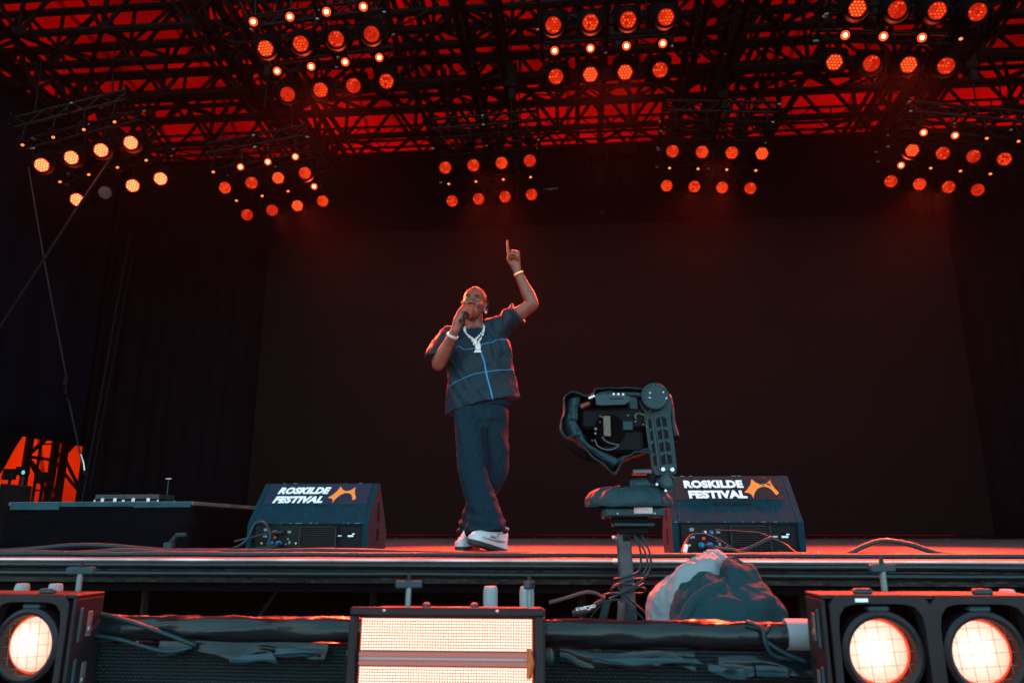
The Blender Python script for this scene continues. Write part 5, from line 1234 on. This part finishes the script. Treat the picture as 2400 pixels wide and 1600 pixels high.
# ---- shoes
M_shoe = mat('shoe_white', (.46, .50, .52), .5, bump=.2, bscale=60, var=.1, vscale=40); M_sole = mat('shoe_sole', (.016, .016, .017), .7); M_shoeg = mat('shoe_silver', (.26, .30, .32), .35)
def shoe(loc, rz, pitch, roll, label):
    t = empty('shoe', Vector(loc) - LOC, (pitch, roll, rz), parent=person, label=label); t.scale = (1.14, 1.02, 1.38)
    out = []                                          # x across, -y towards the toe, z up
    sec = [(.135, .030, .105), (.11, .036, .118), (.06, .037, .115), (.01, .038, .098), (-.05, .043, .082), (-.10, .044, .068), (-.14, .036, .058), (-.165, .016, .045)]
    u_ = MB(); n = 16; vs_ = []
    for (yy, hw, ht) in sec:
        for k in range(n):
            a = 2 * pi * k / n; s_ = sin(a); c_ = cos(a)
            vs_.append(Vector((hw * (abs(c_) ** .8) * (1 if c_ > 0 else -1) * (1 - .25 * max(0, s_)), yy, .026 + (ht - .026) * (max(0, s_) ** .8) + min(0, s_) * .008)))
    fs = [(i * n + k, i * n + (k + 1) % n, (i + 1) * n + (k + 1) % n, (i + 1) * n + k) for i in range(len(sec) - 1) for k in range(n)] + [tuple(range(n)), tuple((len(sec) - 1) * n + k for k in range(n))]
    up_ = obj('upper', u_.add(vs_, fs), M_shoe, t, smooth=180); sb = up_.modifiers.new('sub', 'SUBSURF'); sb.levels = sb.render_levels = 2
    out_ = [(hw * 1.14, yy) for (yy, hw, ht) in sec] + [(-hw * 1.14, yy) for (yy, hw, ht) in reversed(sec)]
    obj('midsole', MB().prism(out_, .018, .036), M_shoe, t); obj('outsole', MB().prism([(x * .98, y_) for x, y_ in out_], 0, .019), M_sole, t)
    for k in range(9): obj('tread_bar', MB().cbox((0, .11 - k * .03, -.003), (.062, .012, .008), .002, Matrix.Rotation(.3 * (-1) ** k, 3, 'Z')), M_sole, t)
    for s in (-1, 1):
        obj('side_panel', MB().tube(spline([(s * .0405, .08, .05), (s * .044, .02, .045), (s * .047, -.05, .04), (s * .042, -.11, .035)], 4), .010, 7, ry=.005), M_shoeg, t)
        obj('overlay', MB().tube(spline([(s * .040, .05, .095), (s * .043, .0, .06), (s * .045, -.05, .055)], 4), .007, 7, ry=.004), M_shoeg, t)
    for k in range(5): obj('lace', MB().tube([(-.022, -.005 - k * .018, .094 - k * .0065), (0, -.005 - k * .018, .104 - k * .0068), (.022, -.005 - k * .018, .094 - k * .0065)], .0035, 6), M_letter, t)
    obj('ankle_collar', MB().lathe([(.034, 0), (.040, .008), (.036, .016)], 16, Matrix.Translation((0, .085, .10)), cap1=False), M_shoeg, t)
    return t
shoe((-.560, 4.86, .012), radians(-40), radians(-13), radians(5), 'shoe crossed in front with its toe lifted')
shoe((-.712, 5.07, .004), radians(-12), radians(2), 0, 'shoe set behind, mostly hidden by the front leg')

# ---- inner shirt and zip shirt
ti = MB()
ringtube(ti, [(-.640, 5.03, .945), (-.640, 5.03, 1.10), (-.665, 5.02, 1.30), (-.685, 5.03, 1.44), (-.690, 5.035, 1.485)], [(.205, .138), (.19, .13), (.18, .12), (.13, .105), (.085, .075)], 24, (0, 1, 0), False)
ringtube(ti, [(-.50, 5.05, 1.0), (-.47, 5.06, .95)], [.05, .06], 14, None, False)
tm = remeshed('inner_shirt', ti, .010, 2); tm.update()
pn_ = [v.normal.copy() for v in tm.vertices]
for v, nv_ in zip(tm.vertices, pn_): v.co += nv_ * (.003 * noise.noise(v.co * 14))
pobj('inner_shirt', tm, mat('navy_tee', (.002, .018, .036), .85, spec=.08))
so_ = MB()
ringtube(so_, [(-.618, 5.03, .945), (-.628, 5.03, 1.05), (-.642, 5.025, 1.18), (-.655, 5.02, 1.32), (-.672, 5.02, 1.42)], [(.252, .165), (.246, .162), (.232, .152), (.222, .140), (.20, .12)], 28, (0, 1, 0), False)
b1 = MB(); 
ringtube(so_, [(-.86, 5.02, 1.44), (-.78, 5.03, 1.475), (-.74, 5.04, 1.49)], [.082, .07, .055])
ringtube(so_, [(-.52, 5.02, 1.50), (-.60, 5.035, 1.50), (-.64, 5.04, 1.50)], [.078, .07, .055])
ringtube(so_, [(-.86, 5.01, 1.42), (-.905, 4.985, 1.36), (-.932, 4.955, 1.295), (-.936, 4.945, 1.262)], [.090, .088, .090, .094], 18, None, False)
ringtube(so_, [(-.56, 5.02, 1.44), (-.50, 5.005, 1.50), (-.43, 4.99, 1.558), (-.372, 4.975, 1.592)], [.095, .080, .076, .082], 18, None, False)
sm_ = remeshed('zip_shirt', so_, .008, 2, .5)
sm_.update()
def hemz(x): return .905 + .15 * (x + .85)
pn_ = [v.normal.copy() for v in sm_.vertices]
for v, nv_ in zip(sm_.vertices, pn_):
    c = v.co
    # lift the hem to its slant, then the creases
    if c.z < 1.12 and c.x > -.9:
        f = min(1, (1.12 - c.z) / .175); c.z += f * (hemz(c.x) - .935)
    a = .006 * noise.noise((c.x * 7 + c.z * 5, c.y * 5, 3)) + .024 * (.2 - abs(noise.noise((c.x * 7 - c.z * 7, c.y * 5, 11)))) + .016 * (.25 - abs(noise.noise((c.x * 15 + c.z * 12, c.y * 8, 21)))) + .003 * noise.noise((c.x * 34, c.y * 20, c.z * 16))
    if c.x > -.60 and c.z > 1.28: a += .0055 * sin(c.x * 95 + c.z * 18 + 4 * noise.noise(c * 5))          # gathers under the raised arm
    if c.z < 1.14: a += .0035 * sin(c.x * 42 + 5 * noise.noise(c * 4)) * (1.14 - c.z) / .2
    v.co = c + nv_ * a
# neck opening: press the front centre down to show the inner shirt
for v in sm_.vertices:
    d2 = sqrt(((v.co.x + .685) / .075) ** 2 + ((v.co.z - 1.50) / .115) ** 2)
    if d2 < 1 and v.co.y < 5.02: v.co.y += .075 * (1 - d2) ** .6
shirt = pobj('zip_shirt', sm_, M_cloth)
bs = BVHTree.FromPolygons([v.co.copy() for v in sm_.vertices], [tuple(p.vertices) for p in sm_.polygons])
M_pipe = mat('blue_piping', (.012, .20, .42), .45)
def line(nm, xz, r, m, off=.001, flat=None):
    P = []
    for i in range(len(xz) - 1):
        for k in range(5):
            q = k / 5; P.append(surf(bs, xz[i][0] * (1 - q) + xz[i + 1][0] * q, xz[i][1] * (1 - q) + xz[i + 1][1] * q, off))
    P.append(surf(bs, *xz[-1], off))
    return pobj(nm, MB().tube(P, r, 7, ry=flat), m)
line('zip', [(-.642, 1.375), (-.621, 1.295), (-.598, 1.23), (-.586, 1.162), (-.574, 1.11), (-.563, 1.068), (-.550, 1.02), (-.538, .965)], .0062, M_pipe)
line('piping', [(-.800, 1.350), (-.770, 1.343), (-.741, 1.321), (-.70, 1.322), (-.660, 1.325)], .0028, M_pipe)
line('piping', [(-.634, 1.333), (-.61, 1.352), (-.58, 1.362), (-.55, 1.366), (-.52, 1.388), (-.49, 1.402), (-.45, 1.405)], .0028, M_pipe)
line('piping', [(-.845, 1.075), (-.80, 1.098), (-.723, 1.123), (-.66, 1.146), (-.608, 1.156), (-.55, 1.164), (-.493, 1.174), (-.43, 1.190), (-.408, 1.193)], .0028, M_pipe)
line('waist_seam', [(-.84, 1.12), (-.72, 1.158), (-.60, 1.19), (-.49, 1.212), (-.42, 1.225)], .0016, M_seam, .0)
line('pocket_seam', [(-.80, 1.08), (-.79, 1.02), (-.76, 1.005), (-.70, 1.005), (-.685, 1.04)], .0016, M_seam, .0)
line('pocket_seam', [(-.50, 1.165), (-.505, 1.08), (-.51, 1.02)], .0016, M_seam, .0)
# collar leaves
for s, pts in ((1, [(-.625, 1.520), (-.585, 1.505), (-.555, 1.46)]), (-1, [(-.752, 1.512), (-.79, 1.49), (-.80, 1.45)])):
    q = [surf(bs, x, z, .006) for x, z in pts]; nk = Vector((-.690 + s * .062, 5.03, 1.535))
    tip = surf(bs, -.688 + s * .075, 1.44, .010)
    pobj('collar', MB().add([nk, q[0], q[1], tip, nk + Vector((0, -.03, -.02))], [(0, 1, 2, 3, 4)]), M_cloth, smooth=0)
# necklace: two strands of heavy links and two pendants
M_dia = mat('silver_links', (.72, .71, .68), .22, .55, bump=.6, bscale=300)
def links(pts, r, nm):
    P = spline(pts, 10); tb_ = empty(nm, (0, 0, 0), parent=person); acc = 0; last = P[0]; k = 0
    me = MB().ell((0, 0, 0), (r, r * .75, r * 1.25), 8, 6).mesh('link', 60)
    for p_ in P:
        if (p_ - last).length >= r * 1.55 or k == 0:
            o = obj('link', me, M_dia, tb_, loc=p_ - LOC, rot=(0, radians(30 if k % 2 else -35), 0)); last = p_; k += 1
    return tb_
def ft(x, z, off=.012):
    return surf(bs, x, z, off) if z < 1.40 else Vector((x, 4.915 + (z - 1.40) * .55, z))
links([(-.755, 5.0, 1.515), ft(-.745, 1.47), ft(-.715, 1.425), ft(-.680, 1.392), ft(-.662, 1.372)], .0095, 'necklace')
links([(-.622, 5.0, 1.525), ft(-.610, 1.485), ft(-.628, 1.445), ft(-.648, 1.41), ft(-.664, 1.385)], .0095, 'necklace')
links([ft(-.612, 1.465, .016), ft(-.620, 1.42, .014), ft(-.630, 1.385, .012), ft(-.640, 1.36, .012)], .0075, 'necklace')
p1 = ft(-.662, 1.365, .016); p2 = ft(-.640, 1.325, .014)
pobj('pendant', MB().cbox(p1, (.030, .012, .045), .006).cbox(p1 + Vector((-.016, 0, .012)), (.02, .01, .02), .004).cbox(p1 + Vector((.014, 0, -.008)), (.02, .01, .022), .004), M_dia)
pobj('pendant', MB().cbox(p2, (.040, .014, .040), .006).prism([(-.018, -.02), (.018, -.02), (.027, -.036), (-.027, -.036)], -.005, .005, Matrix.Translation(p2) @ Matrix.Rotation(radians(90), 4, 'X')).ell(p2 + Vector((0, 0, .022)), (.018, .008, .012), 12, 8), M_dia, smooth=40)
# bracelet and watch
def band(c, axis, r, th, nm, m, n=16):
    q = axis.normalized().to_track_quat('Z', 'Y').to_matrix().to_4x4()
    tb_ = empty(nm, (0, 0, 0), parent=person)
    me = MB().cbox((0, 0, 0), (th * .7, th * 1.1, th * 1.5), th * .2).mesh('link')
    for k in range(n):
        a = 2 * pi * k / n
        o = obj('link', me, m, tb_); o.matrix_local = Matrix.Translation(c - LOC) @ q @ Matrix.Rotation(a, 4, 'Z') @ Matrix.Translation((r, 0, 0))
    return tb_
band(Rel.lerp(Rwr, .84), Rwr - Rel, .037, .013, 'bracelet', M_dia, 18)
M_gold = mat('gold', (.75, .42, .16), .25, .9)
band(Lel.lerp(Lwr, .93), Lwr - Lel, .033, .011, 'watch', M_gold, 18)
fa = (Lwr - Lel).normalized(); wc = Lel.lerp(Lwr, .93) + Vector((.012, -.032, .0))
# ---- microphone (held in the hand)
mic = empty('microphone', MA, label='black handheld microphone at the performer’s mouth', cat='microphone')
mq = md.to_track_quat('Z', 'Y').to_matrix()
obj('handle', MB().lathe([(.015, 0), (.017, .004), (.0175, .03), (.018, .05), (.0195, .11), (.022, .135)], 18, mq), mat('mic_black', (.018, .018, .02), .25), mic)
obj('tail_ring', MB().lathe([(.0135, -.003), (.0155, .0), (.0155, .003)], 18, mq), M_dark, mic)
obj('grille', MB().ell(md * .155, (.027, .027, .029), 16, 12, mq), mat('mic_grille', (.06, .06, .065), .4, .8, bump=.8, bscale=900), mic)
obj('grille_band', MB().lathe([(.0275, .153), (.0275, .159)], 18, mq, False, False), M_steel, mic)

hz = obj('haze', MB().box((.5, 6.0, 4.0), (60, 50, 30)), None, smooth=0, kind='stuff')
mh = bpy.data.materials.new('stage_haze'); mh.use_nodes = True; nt = mh.node_tree; nt.nodes.clear()
oo = nt.nodes.new('ShaderNodeOutputMaterial'); pv = nt.nodes.new('ShaderNodeVolumePrincipled'); pv.inputs['Density'].default_value = .00017; pv.inputs['Color'].default_value = (.8, .8, .8, 1); pv.inputs['Anisotropy'].default_value = .55
nt.links.new(pv.outputs[0], oo.inputs['Volume']); hz.data.materials.append(mh)
